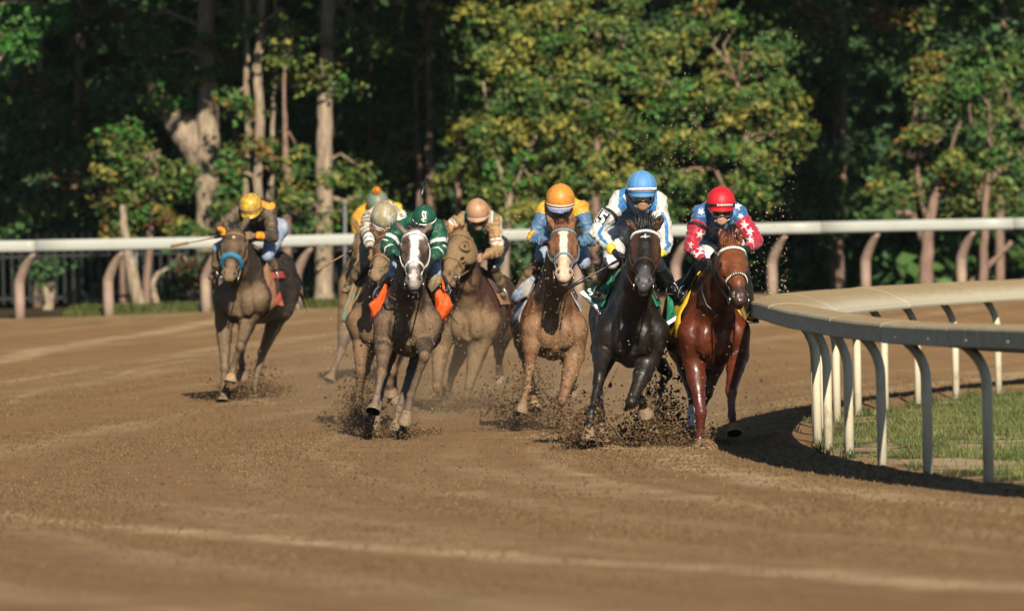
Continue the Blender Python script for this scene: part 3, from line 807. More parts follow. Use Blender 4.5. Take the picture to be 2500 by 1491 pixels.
tree('leaning bare limbs and green leaves at the far right edge', 144.2,
     [[(2400, 715, 22), (2402, 600, 20), (2406, 500, 18), (2420, 380, 10)], [(2384, 478, 20), (2430, 425, 17), (2494, 372, 14), (2530, 340, 12)], [(2384, 478, 14), (2440, 470, 12), (2478, 478, 10)], [(2345, 720, 20), (2420, 640, 16), (2470, 590, 14)]],
     [(2420, 260, 90, 90, .5), (2470, 160, 60, 70, .5), (2450, 380, 70, 60, .4), (2480, 480, 50, 50, .4), (2380, 170, 50, 60, .4)], ('green', 'olive', 'bright'), (4, 2, 1), 14, top=[(7.2, 147, 8.4, 2.4, 2.8, 2.4, 2100, .20)], dens=1.5, branch=10, bark=M_BARKD)
tree('bright green leaves in the top left corner', 143.8, [[(-70, 760, 30), (-64, 400, 28), (-50, -60, 26)]], [(40, 30, 130, 60, .5), (110, 60, 70, 40, .4), (20, 90, 50, 40, .3)], ('bright', 'green'), (4, 2), 15, top=[(-7.4, 147, 8.2, 2.4, 2.8, 2.2, 2100, .20)], dens=1.0, branch=6)
tree('dark tree with rusty red leaves near the top left corner', 147.0, [[(182, 760, 30), (186, 400, 26), (196, 100, 22), (200, -80, 20)]], [(235, 30, 60, 45, .4), (200, 50, 60, 30, .4), (60, 250, 100, 60, .6), (200, 230, 80, 80, .6), (150, 420, 90, 80, .6)], ('dark', 'red', 'green'), (3, 1.5, 1.4), 16, top=[(-5.5, 142.2, 7.3, .5, 1.2, 1.0, 1900, .20), (-5.8, 148, 8.8, 2.4, 2.8, 2.6, 2300, .20)], dens=.6, branch=4, td=6, bark=M_BARKD)
tree('short forked stump with pale bark by the dark fence', 143.0, [[(120, 790, 30), (119, 740, 24), (110, 690, 16), (103, 665, 10)], [(121, 760, 16), (128, 700, 15), (136, 660, 8)]], [(100, 655, 24, 14, .1)], ('green', 'dark'), (1, 2), 17, dens=.5, branch=0)
tree('leaning grey trunk in front of the fence', 143.0, [[(346, 765, 38), (334, 720, 32), (322, 660, 28), (312, 612, 26), (304, 560, 20), (300, 500, 14)]], [], ('green',), (1,), 18, branch=0)
tree('crooked thin stump beside the leaning trunk', 143.0, [[(384, 760, 18), (378, 720, 15), (373, 690, 15), (384, 668, 12), (408, 655, 7)]], [], ('green',), (1,), 19, branch=0)
tree('dark bush of dry leaves behind the yellow capped jockey', 145.8, [[(470, 760, 14), (466, 700, 12), (458, 640, 8)]], [(455, 665, 60, 60, .4), (500, 640, 50, 50, .4), (430, 700, 50, 30, .3)], ('dark', 'red', 'olive'), (4, 1, .6), 20, dens=.7, branch=6)

for k, (u, depth, cr, pal_, w_, lab) in enumerate((
    (90, 148.5, [(60, 300, 120, 120, .8), (120, 470, 110, 90, .7), (40, 180, 80, 70, .6), (170, 330, 90, 100, .7), (90, 560, 140, 50, .6)], ('green', 'dark', 'olive'), (3, 3, .6), 'shadowy bush with dull green leaves in the left of the wood'),
    (300, 148.2, [(290, 150, 120, 110, .8), (390, 90, 100, 80, .7), (330, 260, 90, 60, .6), (430, 170, 60, 80, .6)], ('green', 'dark', 'olive', 'orange'), (3, 3, .8, .3), 'dull green tree between the rusty tree and the forked trunk'),
    (570, 149.0, [(570, 200, 60, 110, .7), (560, 430, 50, 110, .7), (680, 130, 70, 120, .7), (740, 300, 40, 130, .6), (680, 500, 60, 70, .6)], ('green', 'dark', 'bright'), (3, 2.4, .6), 'loose green undergrowth tree behind the slender pair of trunks'),
    (900, 149.4, [(880, 230, 70, 130, .8), (990, 260, 80, 140, .8), (900, 380, 80, 60, .6), (1080, 220, 60, 140, .7), (930, 110, 90, 90, .7), (1010, 560, 90, 60, .6), (1060, 120, 80, 60, .6)], ('green', 'dark', 'olive'), (3, 2, 1.4), 'soft green tree filling the gap right of the thick trunk'),
    (2050, 149.6, [(2060, 170, 110, 120, .9), (2080, 350, 110, 120, .9), (2010, 470, 90, 90, .8), (2120, 500, 80, 70, .7), (2180, 120, 80, 110, .8), (1960, 400, 70, 90, .7)], ('dark', 'green'), (4, 2), 'dark green tree in the shaded gap right of the red cap'),
    (2440, 149.0, [(2420, 60, 120, 80, .8), (2380, 330, 90, 90, .7), (2460, 260, 70, 120, .7), (2300, 90, 80, 80, .7)], ('green', 'dark', 'olive'), (3, 2, 1), 'shaded green tree behind the leaning limbs at the right edge'),
    (1450, 149.0, [(1180, 120, 80, 120, .8), (1300, 60, 120, 80, .8), (1560, 60, 120, 80, .8), (1700, 60, 90, 80, .8), (1830, 90, 90, 90, .8), (1160, 400, 90, 120, .8), (1900, 500, 80, 60, .6), (1450, 540, 200, 40, .6)], ('green', 'olive', 'dark'), (3, 1.4, 2), 'deep green tree standing behind the two yellowing maples'))):
    tree(lab, depth, [[(u, 745, 22), (u + 4, 500, 20), (u + 8, 200, 16), (u + 10, -60, 12)]], cr, pal_, w_, 200 + k, dens=1.0, branch=4, bark=M_BARKD, td=1.2, leaf=.075)

# the wood beyond: one dark mass of foliage with deep shade in it
rg = np.random.default_rng(77)
def mass(n, x0, x1, y0, y1, z0, z1, size, nc, rr_):
    C = np.stack([rg.uniform(x0, x1, nc), rg.uniform(y0, y1, nc), rg.uniform(z0, z1, nc)], 1)
    return leaves(C, rg.uniform(.5, 1.3, nc) * rr_, n, size, ('dark', 'green', 'olive'), (5, 2, .6), rg)
parts = [mass(40000, -11, 11, 151, 160, 0.8, 8, .20, 700, .8), mass(36000, -15, 15, 160, 176, .3, 12, .50, 900, 1.6), mass(26000, -60, 60, 178, 205, .5, 36, 3.0, 900, 5), mass(9000, -12, 12, 149, 160, 7.5, 13, .35, 260, 1.0)]
nv = 0; Vs, Fs, Cs = [], [], []
for V, F, C in parts: Vs.append(V); Fs.append(F + nv); Cs.append(C); nv += len(V)
wood = mesh_np('far_wood', np.concatenate(Vs), np.concatenate(Fs), M_LEAF, None, None, np.concatenate(Cs), False)
tag(wood, 'dense dark wood in deep shade behind the sunlit trees', 'woodland', kind='stuff')

# ------------------------------------------------------------------ grass
M_GRASS = mat_tint('grass_blade', rough=.6, spec=.3, var=.2, nscale=2, trans=.25)
def grass(name, X, Y, hgt, lab, seed, green=(A(.070, .120, .028), A(.24, .215, .075))):
    rg = np.random.default_rng(seed); n = len(X)
    Z = gzz(X, Y)
    an = rg.uniform(0, 6.28, n); lean = rg.normal(0, .45, (n, 2)); h_ = hgt * rg.uniform(.5, 1.35, n); w = rg.uniform(.0035, .007, n) * (hgt.mean() / .08)
    b = np.stack([X, Y, Z - .01], 1); wx = np.stack([np.cos(an) * w, np.sin(an) * w, 0 * w], 1)
    m = b + np.stack([lean[:, 0] * h_ * .35, lean[:, 1] * h_ * .35, h_ * .6], 1); t = b + np.stack([lean[:, 0] * h_ * 1.1, lean[:, 1] * h_ * 1.1, h_], 1)
    V = np.stack([b - wx, b + wx, m + wx * .7, m - wx * .7, t], 1).reshape(-1, 3)
    k = np.arange(n)[:, None] * 5
    F = np.concatenate([k + [[0, 1, 2]], k + [[0, 2, 3]], k + [[3, 2, 4]]])
    q = np.clip(fbm(np.stack([X, Y, X * 0], -1), 1.1, 51, 3) * 1.6 - .45 + rg.normal(0, .18, n), 0, 1)[:, None]
    c = green[0] * (1 - q) + green[1] * q
    c *= rg.uniform(.7, 1.3, n)[:, None]
    return tag(mesh_np(name, V, F, M_GRASS, None, None, np.repeat(c, 5, 0), False), lab, 'grass', kind='stuff')
rg = np.random.default_rng(5)
n = 260000
Y_ = 66 + 56 * rg.random(n); X_ = 2.2 + 5.0 * rg.random(n)
s_ = ring(X_, Y_); pt = fbm(np.stack([X_, Y_, X_ * 0], -1), 1.3, 15, 3)
keep = (s_ < .05) & (X_ < Y_ * .056) & (rg.random(n) < sstep(.61, .45, pt) * sstep(-.1, -1.2, s_ + 1.8 * (pt - .5)) + .03)
X_, Y_ = X_[keep], Y_[keep]
grass('infield_grass', X_, Y_, np.full(len(X_), .062) * (1 + .7 * (rg.random(len(X_)) > .93)), 'patchy infield grass growing behind the inner rail posts', 6)
n = 300; cxs = rg.uniform(2.3, 6, n); cys = rg.uniform(67, 110, n); kp = np.abs(ring(cxs, cys) + .05) < .28; cxs, cys = cxs[kp], cys[kp]
X_ = np.repeat(cxs, 26) + rg.normal(0, .045, len(cxs) * 26); Y_ = np.repeat(cys, 26) + rg.normal(0, .06, len(cxs) * 26)
grass('edge_weeds', X_, Y_, np.full(len(X_), .085), 'tufts of weeds along the feet of the inner rail', 7, (A(.04, .075, .018), A(.10, .12, .03)))
n = 42000
X_ = rg.uniform(-9, 9, n); Y_ = yrail(X_) + .25 + 6 * rg.random(n) ** 1.5
pt = fbm(np.stack([X_, Y_, X_ * 0], -1), .6, 16, 3); kp = (rg.random(n) < sstep(.35, .6, pt)) & (np.abs(X_ + 3.9) < 2.3)
grass('verge_grass', X_[kp], Y_[kp], np.full(kp.sum(), .10), 'rough grass verge between the outer rail and the fence', 8, (A(.07, .10, .02), A(.14, .13, .04)))

# ------------------------------------------------------------------ dirt thrown up by the hooves
rg = np.random.default_rng(99)
PP, RRr = [], []
def burst(u, v, Y, n, su, sv_, up, rmax=.019, rmin=.003):
    n = int(n * 2.0); su *= 1.25; sv_ *= 1.15; rmax *= .85
    """spray of clods from a hoof; up: how far it is thrown, metres"""
    p = px(u, v, Y); sc = FPX / Y
    q = rg.normal(0, 1, (n, 3)) * A(su / sc, .45, sv_ / sc)
    t = rg.exponential(1.0, n)
    q[:, 2] = np.abs(q[:, 2]) * .6 + up * .28 * t * rg.random(n)
    P = p + q
    P[:, 2] = np.maximum(P[:, 2], gzz(P[:, 0], P[:, 1]) + .004)
    PP.append(P); RRr.append(rmin + (rmax - rmin) * rg.random(n) ** 3)
for a in ((560, 978, 106.3, 500, 40, 14, .35), (622, 975, 107.2, 900, 30, 20, .55), (655, 972, 107.6, 260, 25, 14, .4),
          (870, 1040, 95.2, 900, 22, 30, .7), (890, 1052, 95.4, 500, 30, 12, .3), (918, 1064, 91.8, 500, 20, 10, .25), (965, 1058, 91.6, 350, 35, 7, .15), (1005, 1062, 91.4, 260, 25, 4, .08), (895, 1000, 95.6, 500, 25, 40, .6),
          (1085, 1000, 101.5, 500, 35, 16, .4), (1140, 1000, 101.0, 500, 30, 16, .35), (1200, 1000, 101.6, 380, 45, 16, .5), (1250, 1020, 98.5, 500, 55, 25, .8),
          (1290, 1030, 95.0, 900, 40, 35, .7), (1330, 1060, 94.6, 700, 60, 20, .4), (1405, 1060, 93.0, 420, 40, 26, .5), (1290, 960, 94.0, 300, 22, 40, .4),
          (1425, 1085, 85.6, 900, 26, 28, .55), (1455, 1095, 85.8, 700, 30, 12, .3), (1500, 1095, 86.2, 700, 45, 24, .45), (1560, 1085, 86.6, 700, 40, 24, .5), (1610, 1060, 87.2, 1100, 22, 50, 1.0), (1630, 1085, 86.6, 800, 30, 26, .6),
          (1665, 1085, 86.6, 900, 25, 22, .5), (1690, 1090, 86.0, 400, 22, 10, .25), (1720, 1092, 85.8, 500, 28, 8, .2)):
    burst(*a)
for a in ((1425, 1080, 85.5, 60, 26, 34, .5), (1500, 1090, 86.0, 60, 50, 26, .5), (1610, 1060, 87.0, 70, 24, 60, 1.0), (1660, 1080, 86.4, 60, 30, 26, .5), (870, 1045, 95, 60, 26, 30, .6), (1300, 1040, 94.5, 60, 50, 40, .7), (640, 970, 107, 50, 32, 22, .5)): burst(*a, rmax=.042, rmin=.012)
# fine grit hanging in the air round the leading horses
GP, GR = [], []
def grit(u0, u1, v0, v1, Y0, Y1, n, rmax):
    n = int(n * 1.6)
    u = rg.uniform(u0, u1, n); v = v0 + (v1 - v0) * rg.random(n) ** .7; Y = rg.uniform(Y0, Y1, n)
    P = np.stack([px(a, b, c) for a, b, c in zip(u, v, Y)]); GP.append(P); GR.append(.0024 + rmax * rg.random(n) ** 3)
grit(1430, 1700, 250, 620, 86.5, 90, 420, .006); grit(1640, 1950, 60, 560, 86.5, 91, 420, .006); grit(1830, 1930, 480, 760, 86, 88, 170, .010); grit(1220, 1500, 420, 700, 92, 95, 420, .006)
grit(900, 1130, 560, 860, 90, 93, 520, .006); grit(520, 660, 640, 900, 106, 108, 160, .006); grit(1250, 1450, 640, 960, 92, 94, 420, .007); grit(780, 1260, 760, 1030, 94, 101, 320, .008); grit(1380, 1880, 760, 1060, 84.5, 88, 420, .008); grit(700, 900, 780, 1000, 100, 108, 90, .009)
tag(clods('airborne_grit', np.concatenate(GP), np.concatenate(GR), M_CLOD, 9, .9, np.tile(A(.34, .26, .17), (sum(len(q) for q in GP), 1))), 'pale sunlit grit hanging in the air round the riders', 'dirt', kind='stuff')
PP = np.concatenate(PP); RRr = np.concatenate(RRr)
cc = A(.115, .070, .037) * rg.uniform(.3, 1.5, len(PP))[:, None]
tag(clods('flying_dirt', PP, RRr, M_CLOD, 8, .9, cc), 'clods and grit thrown up by the galloping hooves', 'dirt', kind='stuff')
# heaps pushed up where hooves dig in
for (u, v, w_, h__) in ((1722, 1092, 46, .085), (1500, 1096, 60, .04), (885, 1056, 40, .05), (1140, 1010, 50, .05), (630, 985, 36, .05), (1330, 1066, 60, .045)):
    Y = ground_hit(u, v); sc = FPX / Y; c = px(u, v, Y); n = 700
    q = rg.normal(0, 1, (n, 2)) * A(w_ / sc / 2, .25)
    z = h__ * np.exp(-(q[:, 0] / (w_ / sc / 2)) ** 2 * .7 - (q[:, 1] / .25) ** 2 * .7)
    P = np.stack([c[0] + q[:, 0], c[1] + q[:, 1], 0 * z], 1); P[:, 2] = gzz(P[:, 0], P[:, 1]) + z * rg.random(n)
    tag(clods('dirt_heap', P, .006 + .012 * rg.random(n), M_CLOD, int(u), .8, A(.19, .12, .065) * rg.uniform(.6, 1.35, n)[:, None]), 'fresh dirt pushed up round a hoof print', 'dirt', kind='stuff')

# low dust trailing behind the field
def mat_dust():
    m = bpy.data.materials.new('dust_air'); m.use_nodes = True; N, L = m.node_tree.nodes, m.node_tree.links
    N.remove(N['Principled BSDF']); pv = N.new('ShaderNodeVolumePrincipled'); L.new(pv.outputs[0], N['Material Output'].inputs['Volume'])
    pv.inputs['Color'].default_value = (.62, .45, .28, 1); pv.inputs['Anisotropy'].default_value = 0.1
    tc = N.new('ShaderNodeTexCoord'); n = N.new('ShaderNodeTexNoise'); n.inputs['Scale'].default_value = .9; n.inputs['Detail'].default_value = 3
    L.new(tc.outputs['Object'], n.inputs['Vector'])
    mr = N.new('ShaderNodeMapRange'); mr.inputs['From Min'].default_value = .42; mr.inputs['From Max'].default_value = .72; mr.inputs['To Max'].default_value = .15; L.new(n.outputs['Fac'], mr.inputs['Value'])
    sx = N.new('ShaderNodeSeparateXYZ'); L.new(tc.outputs['Generated'], sx.inputs[0])
    def edge(o, a, b):
        r = N.new('ShaderNodeMapRange'); r.interpolation_type = 'SMOOTHSTEP'; r.inputs['From Min'].default_value = a; r.inputs['From Max'].default_value = b; L.new(o, r.inputs['Value']); return r.outputs[0]
    out = mr.outputs[0]
    for q in (edge(sx.outputs[2], 1, .05), edge(sx.outputs[0], 0, .25), edge(sx.outputs[0], 1, .8), edge(sx.outputs[1], 0, .2), edge(sx.outputs[1], 1, .7)):
        x = N.new('ShaderNodeMath'); x.operation = 'MULTIPLY'; L.new(out, x.inputs[0]); L.new(q, x.inputs[1]); out = x.outputs[0]
    L.new(out, pv.inputs['Density'])
    return m
mb = MB(); mb.box(A(.0, 101.5, .62), A(2.9, 0, 0), A(0, 11.5, 0), A(0, 0, .68))
tag(mb.build('dust', mat_dust(), None, None, False), 'thin low dust hanging behind the galloping horses', 'dust', kind='stuff')

# the air itself, faintly dusty
hz = bpy.data.materials.new('hazy_air'); hz.use_nodes = True; _n = hz.node_tree.nodes; _n.remove(_n['Principled BSDF'])
_pv = _n.new('ShaderNodeVolumePrincipled'); _pv.inputs['Color'].default_value = (.80, .92, .93, 1); _pv.inputs['Density'].default_value = .00005
hz.node_tree.links.new(_pv.outputs[0], _n['Material Output'].inputs['Volume'])
mb = MB(); mb.box(A(0, 1600, 22), A(1600, 0, 0), A(0, 2000, 0), A(0, 0, 24.5))
tag(mb.build('haze', hz, None, None, False), 'faint dusty haze in the air over the whole track', 'haze', kind='stuff')
# ------------------------------------------------------------------ horses
def m_coat(name, rough, spec, spk, spa, coat=0.0):
    return mat_tint(name, rough=rough, spec=spec, var=0.22, nscale=30, bump=0.003, speck=spk, speck_amt=spa, sscale=120, coat=coat, nstretch=(1.2, 1.2, 1.0), rvar=.16)
M_HOOF = mat_plain('hoof_horn', (0.115, 0.098, 0.072), 0.7, 0.3, 0.3, 60, 0.004, dirt=DIRT, dirt_amt=0.5, dscale=30)
M_HOOF_PALE = mat_plain('pale_hoof_horn', (0.42, 0.26, 0.13), 0.7, 0.3, 0.25, 60, 0.004, dirt=DIRT, dirt_amt=0.4, dscale=30)
M_SHOE = mat_plain('steel_shoe', (0.26, 0.235, 0.19), 0.5, 0.4, 0.2, 60, 0, 0.3, dirt=DIRT, dirt_amt=0.4, dscale=30)
M_EYE = mat_plain('dark_eye', (0.012, 0.008, 0.006), 0.08, 0.8, 0.1, 20)
M_LEATHER = mat_plain('brown_leather', (0.045, 0.024, 0.014), 0.45, 0.4, 0.2, 80, 0.001)
M_MUDLEATHER = mat_plain('muddy_leather', (0.20, 0.125, 0.062), 0.75, 0.2, 0.25, 60, 0.002)
M_BLACKLEATHER = mat_plain('black_leather', (0.012, 0.012, 0.013), 0.35, 0.5, 0.2, 80, 0.001)
M_WHITESTRAP = mat_plain('white_strap', (0.72, 0.69, 0.64), 0.55, 0.3, 0.1, 40, 0, dirt=MUD, dirt_amt=0.25, dscale=40)
M_BLUESTRAP = mat_plain('grey_blue_strap', (0.16, 0.25, 0.33), 0.55, 0.3, 0.15, 40, 0, dirt=MUD, dirt_amt=0.25, dscale=40)
M_METAL = mat_plain('bit_steel', (0.5, 0.49, 0.46), 0.3, 0.5, 0.1, 30, 0, 1.0)
M_HAIR_BLACK = mat_plain('black_mane_hair', (0.014, 0.014, 0.016), 0.45, 0.4, 0.3, 50)
M_HAIR_RED = mat_plain('red_mane_hair', (0.11, 0.032, 0.012), 0.45, 0.4, 0.3, 50)
M_HAIR_MUD = mat_plain('muddy_mane_hair', (0.12, 0.06, 0.03), 0.6, 0.3, 0.35, 50)
M_SADDLE = mat_plain('saddle_leather', (0.03, 0.022, 0.018), 0.5, 0.4, 0.2, 60)

class Horse: pass

def make_horse(sp):
    h = Horse(); h.sp = sp
    a = math.radians(sp['a'])
    fv = A(-math.sin(a), -math.cos(a), 0); sv = A(math.cos(a), -math.sin(a), 0); zv = A(0, 0, 1)
    Y0 = sp['Y']
    O = px(sp['u'], 800, Y0); O[2] = float(gz(O[0], Y0))
    dz = sp.get('dz', 0)
    def loc(s, b, z): return O + sv * s - fv * b + zv * (z + dz)
    def P(u, v, b): return px(u, v, Y0 + b)
    h.O, h.loc, h.P, h.fv, h.sv, h.Y0 = O, loc, P, fv, sv, Y0
    AX = np.array([sv, -fv, zv])
    def rotx(deg):
        c, s_ = math.cos(math.radians(deg)), math.sin(math.radians(deg))
        return np.array([sv, -fv * c + zv * s_, zv * c + fv * s_])
    g = SDF()
    wd = sp.get('wd', 1.0)
    g.ell(loc(0, .80, 1.11), A(.282 * wd, .62, .34), rotx(-3), .06)
    g.ell(loc(0, .85, 1.30), A(.20 * wd, .60, .20), rotx(-3), .08)
    g.ell(loc(0, .30, 1.06), A(.225 * wd, .30, .32), AX, .06)
    for e in (-1, 1):
        g.ell(loc(e * .165 * wd, .23, 1.06), A(.100, .17, .20), rotx(-22), .04)
        g.cap(loc(e * .170 * wd, .22, 1.08), loc(e * .085, .40, 1.40), .100, .065, .035)      # shoulder blade
        g.ell(loc(e * .205 * wd, .16, 1.00), A(.085, .11, .13), AX, .05)             # point of shoulder
        g.ell(loc(e * .092, .062, .99), A(.090, .085, .150), rotx(10), .022)           # pectoral
        g.cap(loc(e * .05, .10, 1.20), loc(e * .13, .20, .86), .07, .05, .04)
        g.ell(loc(e * .150, 1.40, 1.17), A(.155, .27, .33), rotx(12), .06)           # haunch
        g.ell(loc(e * .165, 1.20, .98), A(.105, .17, .20), AX, .06)                  # stifle
    g.cap(loc(0, .08, .90), loc(0, .45, .83), .055, .10, .05)                        # breast bone
    g.ell(loc(0, .95, .98), A(.215, .50, .20), AX, .07)
    g.cap(loc(0, .38, 1.49), loc(0, .80, 1.44), .065, .075, .08)                     # withers
    g.ell(loc(0, 1.12, 1.27), A(.23, .42, .25), AX, .07)
    g.ell(loc(0, 1.40, 1.32), A(.25, .32, .24), AX, .07)
    g.cap(loc(0, 1.68, 1.45), loc(0, 1.82, 1.40), .045, .03, .04)                    # dock
    # furrows: middle of the breast, jugular groove, front of the shoulder, elbow
    g.cap(loc(0, -.035, 1.14), loc(0, .03, .88), .010, .014, .045, None, 1, 's')
    for e in (-1, 1):
        g.cap(loc(e * .215 * wd, .045, 1.16), loc(e * .185 * wd, -.025, .95), .010, .012, .035, None, 1, 's')
        g.cap(loc(e * .285 * wd, .30, 1.22), loc(e * .275 * wd, .36, .95), .012, .014, .04, None, 1, 's')
        g.cap(loc(e * .100 * wd, -.03, .90), loc(e * .17 * wd, .02, .865), .008, .012, .03, None, 1, 's')
    # head frame
    hs = sp.get('hs', 1.06)
    pb = sp.get('pb', -.50)
    P0 = P(*sp['poll'], pb)
    M0 = P(*sp['muz'], pb)
    Lh = 0.615 * hs
    dimg = np.linalg.norm(M0 - P0)
    db = math.sqrt(max(Lh * Lh - dimg * dimg, (0.12 * Lh) ** 2))
    psi = math.radians(sp.get('psi', 0))                                             # which way the face looks, + to image right
    face = A(math.sin(psi), -math.cos(psi), 0)
    M1 = P(*sp['muz'], pb - db * math.cos(psi) * 0.98)
    ht = unit(M1 - P0)
    hn = unit(face - (face @ ht) * ht)
    hsd = np.cross(ht, hn)
    if hsd @ A(1, 0, 0) < 0: hsd = -hsd
    roll = math.radians(sp.get('hroll', 0))
    hn, hsd = unit(hn * math.cos(roll) + hsd * math.sin(roll)), unit(hsd * math.cos(roll) - hn * math.sin(roll))
    HA = np.array([hsd, hn, ht])
    lw = sp.get('lw', 1.10)                                                        # width of the face
    def hd(s, n, t): return P0 + (hsd * s * lw + hn * n + ht * t) * hs
    h.hd, h.HA, h.P0, h.hs = hd, HA, P0, hs
    # neck
    crest0, throat0 = loc(0, .46, 1.45), loc(0, .16, 1.16)
    crest1, throat1 = hd(0, -.10, .05), hd(0, -.17, .12)
    mid = (crest0 + crest1) / 2 + zv * .04 - fv * .02
    g.cap(crest0, mid, .125, .095, .07); g.cap(mid, crest1, .095, .075, .06)
    tm = (throat0 + throat1) / 2
    g.cap(throat0, tm, .165, .118, .06); g.cap(tm, throat1, .125, .085, .06)
    g.cap((crest0 + throat0) / 2, (crest1 + throat1) / 2, .165, .090, .06)
    # head
    e_ = lambda c, r, k=.02, op='u': g.ell(hd(*c), A(*r) * hs * A(lw, 1, 1), HA, k, op)
    c_ = lambda p, q, ra, rb, k=.02, w=None, f=1, op='u': g.cap(hd(*p), hd(*q), ra * hs, rb * hs, k, w, f, op)
    e_((0, -.075, .055), (.088, .085, .095), .03)
    e_((0, -.06, .155), (.104, .070, .135), .03)
    for e in (-1, 1):
        e_((e * .094, -.062, .195), (.030, .034, .050), .022)          # brow over the eye
        e_((e * .070, -.150, .200), (.050, .115, .135), .03)           # cheek
        c_((e * .078, -.085, .255), (e * .052, -.072, .40), .022, .016, .02)
        e_((e * .047, -.040, .535), (.026, .034, .042), .014)
    c_((0, -.055, .20), (0, -.050, .47), .084, .050, .03)
    c_((0, -.045, .16), (0, -.022, .42), .045, .030, .03, hsd, 1.25)
    c_((0, -.175, .22), (0, -.115, .50), .062, .042, .03)
    e_((0, -.062, .530), (.064, .058, .070), .025)
    e_((0, -.060, .590), (.047, .045, .034), .018)
    e_((0, -.115, .572), (.040, .042, .046), .012)
    for e in (-1, 1):
        e_((e * .050, -.012, .548), (.012, .022, .026), .008, 's')      # nostril
        e_((e * .114, -.060, .215), (.016, .017, .024), .010, 's')      # eye socket
        e_((e * .060, -.105, .345), (.020, .018, .075), .03, 's')       # hollow of the jaw
    c_((-.07, -.090, .588), (.07, -.090, .588), .004, .004, .006, None, 1, 's')   # mouth line
    # ears
    h.ears = []
    for (bu, bv), (tu, tv) in sp['ears']:
        eb, et = P(bu, bv, pb + .02), P(tu, tv, pb + sp.get('earb', .0))
        ln = np.linalg.norm(et - eb)
        if ln < .10: et = eb + unit(et - eb) * .10
        mdp = eb + (et - eb) * .45
        w = hn
        g.cap(eb - (et - eb) * .25, mdp, .026, .033, .02, w, .75); g.cap(mdp, et, .033, .006, .012, w, .75)
        g.cap(eb + (et - eb) * .18 + w * .026, eb + (et - eb) * .72 + w * .022, .017, .006, .008, None, 1, 's')
        h.ears.append((eb, et))
    # legs
    hooves = []
    nbody = len(g.p)
    for key, e in (('fl', -1), ('fr', 1)):
        E_, K, Ft, T = [P(*q) for q in sp[key]]
        sh = loc(e * .19 * wd, .18, 1.05)
        g.cap(sh, E_, .13, .095, .05)
        mE = E_ + (K - E_) * .35
        g.cap(E_, mE, .098, .076, .03); g.cap(mE, K, .076, .046, .03)
        dk = unit(K - E_)
        g.ell(K, A(.049, .052, .062), None, .02)
        g.cap(K, Ft, .041, .031, .02)
        g.cap(K + (Ft - K) * .3 - fv * -.018, Ft - fv * -.016, .022, .02, .015)
        g.ell(Ft, A(.040, .044, .043), None, .018)
        ln = T - Ft; L_ = max(.11, np.linalg.norm(ln)); dr = unit(ln)
        hooves.append((Ft, Ft + dr * min(L_, .27), dr, key))
        g.cap(Ft, Ft + dr * min(L_, .27) * .62, .032, .040, .015)
    for key, e in (('hl', -1), ('hr', 1)):
        K, Ft, T = [P(*q) for q in sp[key]]
        st = loc(e * .165, 1.22, .93)
        g.cap(loc(e * .15, 1.45, 1.15), st, .17, .135, .05)
        m_ = st + (K - st) * .45
        g.cap(st, m_, .125, .082, .04); g.cap(m_, K, .082, .048, .03)
        g.ell(K, A(.045, .06, .058), None, .02)
        g.cap(K, Ft, .042, .032, .02)
        g.ell(Ft, A(.040, .044, .044), None, .018)
        ln = T - Ft; L_ = max(.11, np.linalg.norm(ln)); dr = unit(ln)
        hooves.append((Ft, Ft + dr * min(L_, .27), dr, key))
        g.cap(Ft, Ft + dr * min(L_, .27) * .62, .032, .040, .015)
    V, F, G = g.nets(.0115)
    V = relax(V, F, 2, .5)
    N = vnormals(V, F)
    # muscle and vein relief
    r_ = (fbm(V * A(1, 1, .7), 8, 3, 2) - .5) * .020 + (fbm(V * A(1, 1, .8), 20, 5, 2) - .5) * .005
    vein = np.abs(fbm(V * A(1, 1, .5), 7, 55, 2) - .5); r_ = r_ + .0035 * sstep(.035, .0, vein) * sstep(1.35, 1.1, V[:, 2] - O[2])
    r_ = r_ - .004 * sstep(.030, .0, np.abs(fbm(V * A(1, 1, .35), 9, 57, 2) - .5)) * (V[:, 2] - O[2] > .6)
    legd = np.min(np.stack([SDF.dist(q, V) for q in g.p[nbody:]], 0), 0)
    V = V + N * (r_ * (1 - .6 * sstep(.02, -.01, legd)))[:, None]
    Q = ((V - P0) @ HA.T) / hs / A(lw, 1, 1)                                     # head coordinates
    headm = (Q[:, 2] > -.02) & (np.abs(Q[:, 0]) < .17) & (Q[:, 1] > -.30) & (Q[:, 1] < .12) & (Q[:, 2] < .68)
    B = np.stack([(V - O) @ sv, (V - O) @ (-fv), V[:, 2] - O[2] - dz], 1)
    legt = sstep(.80, .55, B[:, 2]) * (~headm)
    col = sp['coat'](V, N, Q, headm, B, legt, N @ fv, h)
    root = empty('race_horse', O)
    tag(root, sp['label'], 'horse', 'horses galloping round the turn')
    h.root = root
    mat = sp['mat']
    h.body = mesh_np('body', V, F, mat, root, O, np.clip(col, 0, 1))
    h.V, h.F, h.N = V, F, N
    h.bvh = BVHTree.FromPolygons(V.tolist(), F.tolist())
    # hooves
    for Ft, T, dr, key in hooves:
        c0 = Ft + (T - Ft) * .50
        ax = dr
        fr = unit(fv - (fv @ ax) * ax); sd = np.cross(ax, fr)
        V2 = []; F2 = []; n = 14
        prof = [(0, .038), (.10, .046), (.16, .047), (.95, .071), (1.0, .072), (1.0, .062)]
        ln = np.linalg.norm(T - c0)
        for t, r in prof:
            for k in range(n):
                an = 2 * math.pi * k / n
                x = math.cos(an); y = math.sin(an)
                sl_ = .018 * t if y > 0 else 0
                V2.append(c0 + ax * (ln * t - (.018 * (1 - y) * .5 * t)) + fr * (y * r * 1.08 + sl_) + sd * x * r)
        for i in range(5):
            for k in range(n): F2.append([i * n + k, i * n + (k + 1) % n, (i + 1) * n + (k + 1) % n, (i + 1) * n + k])
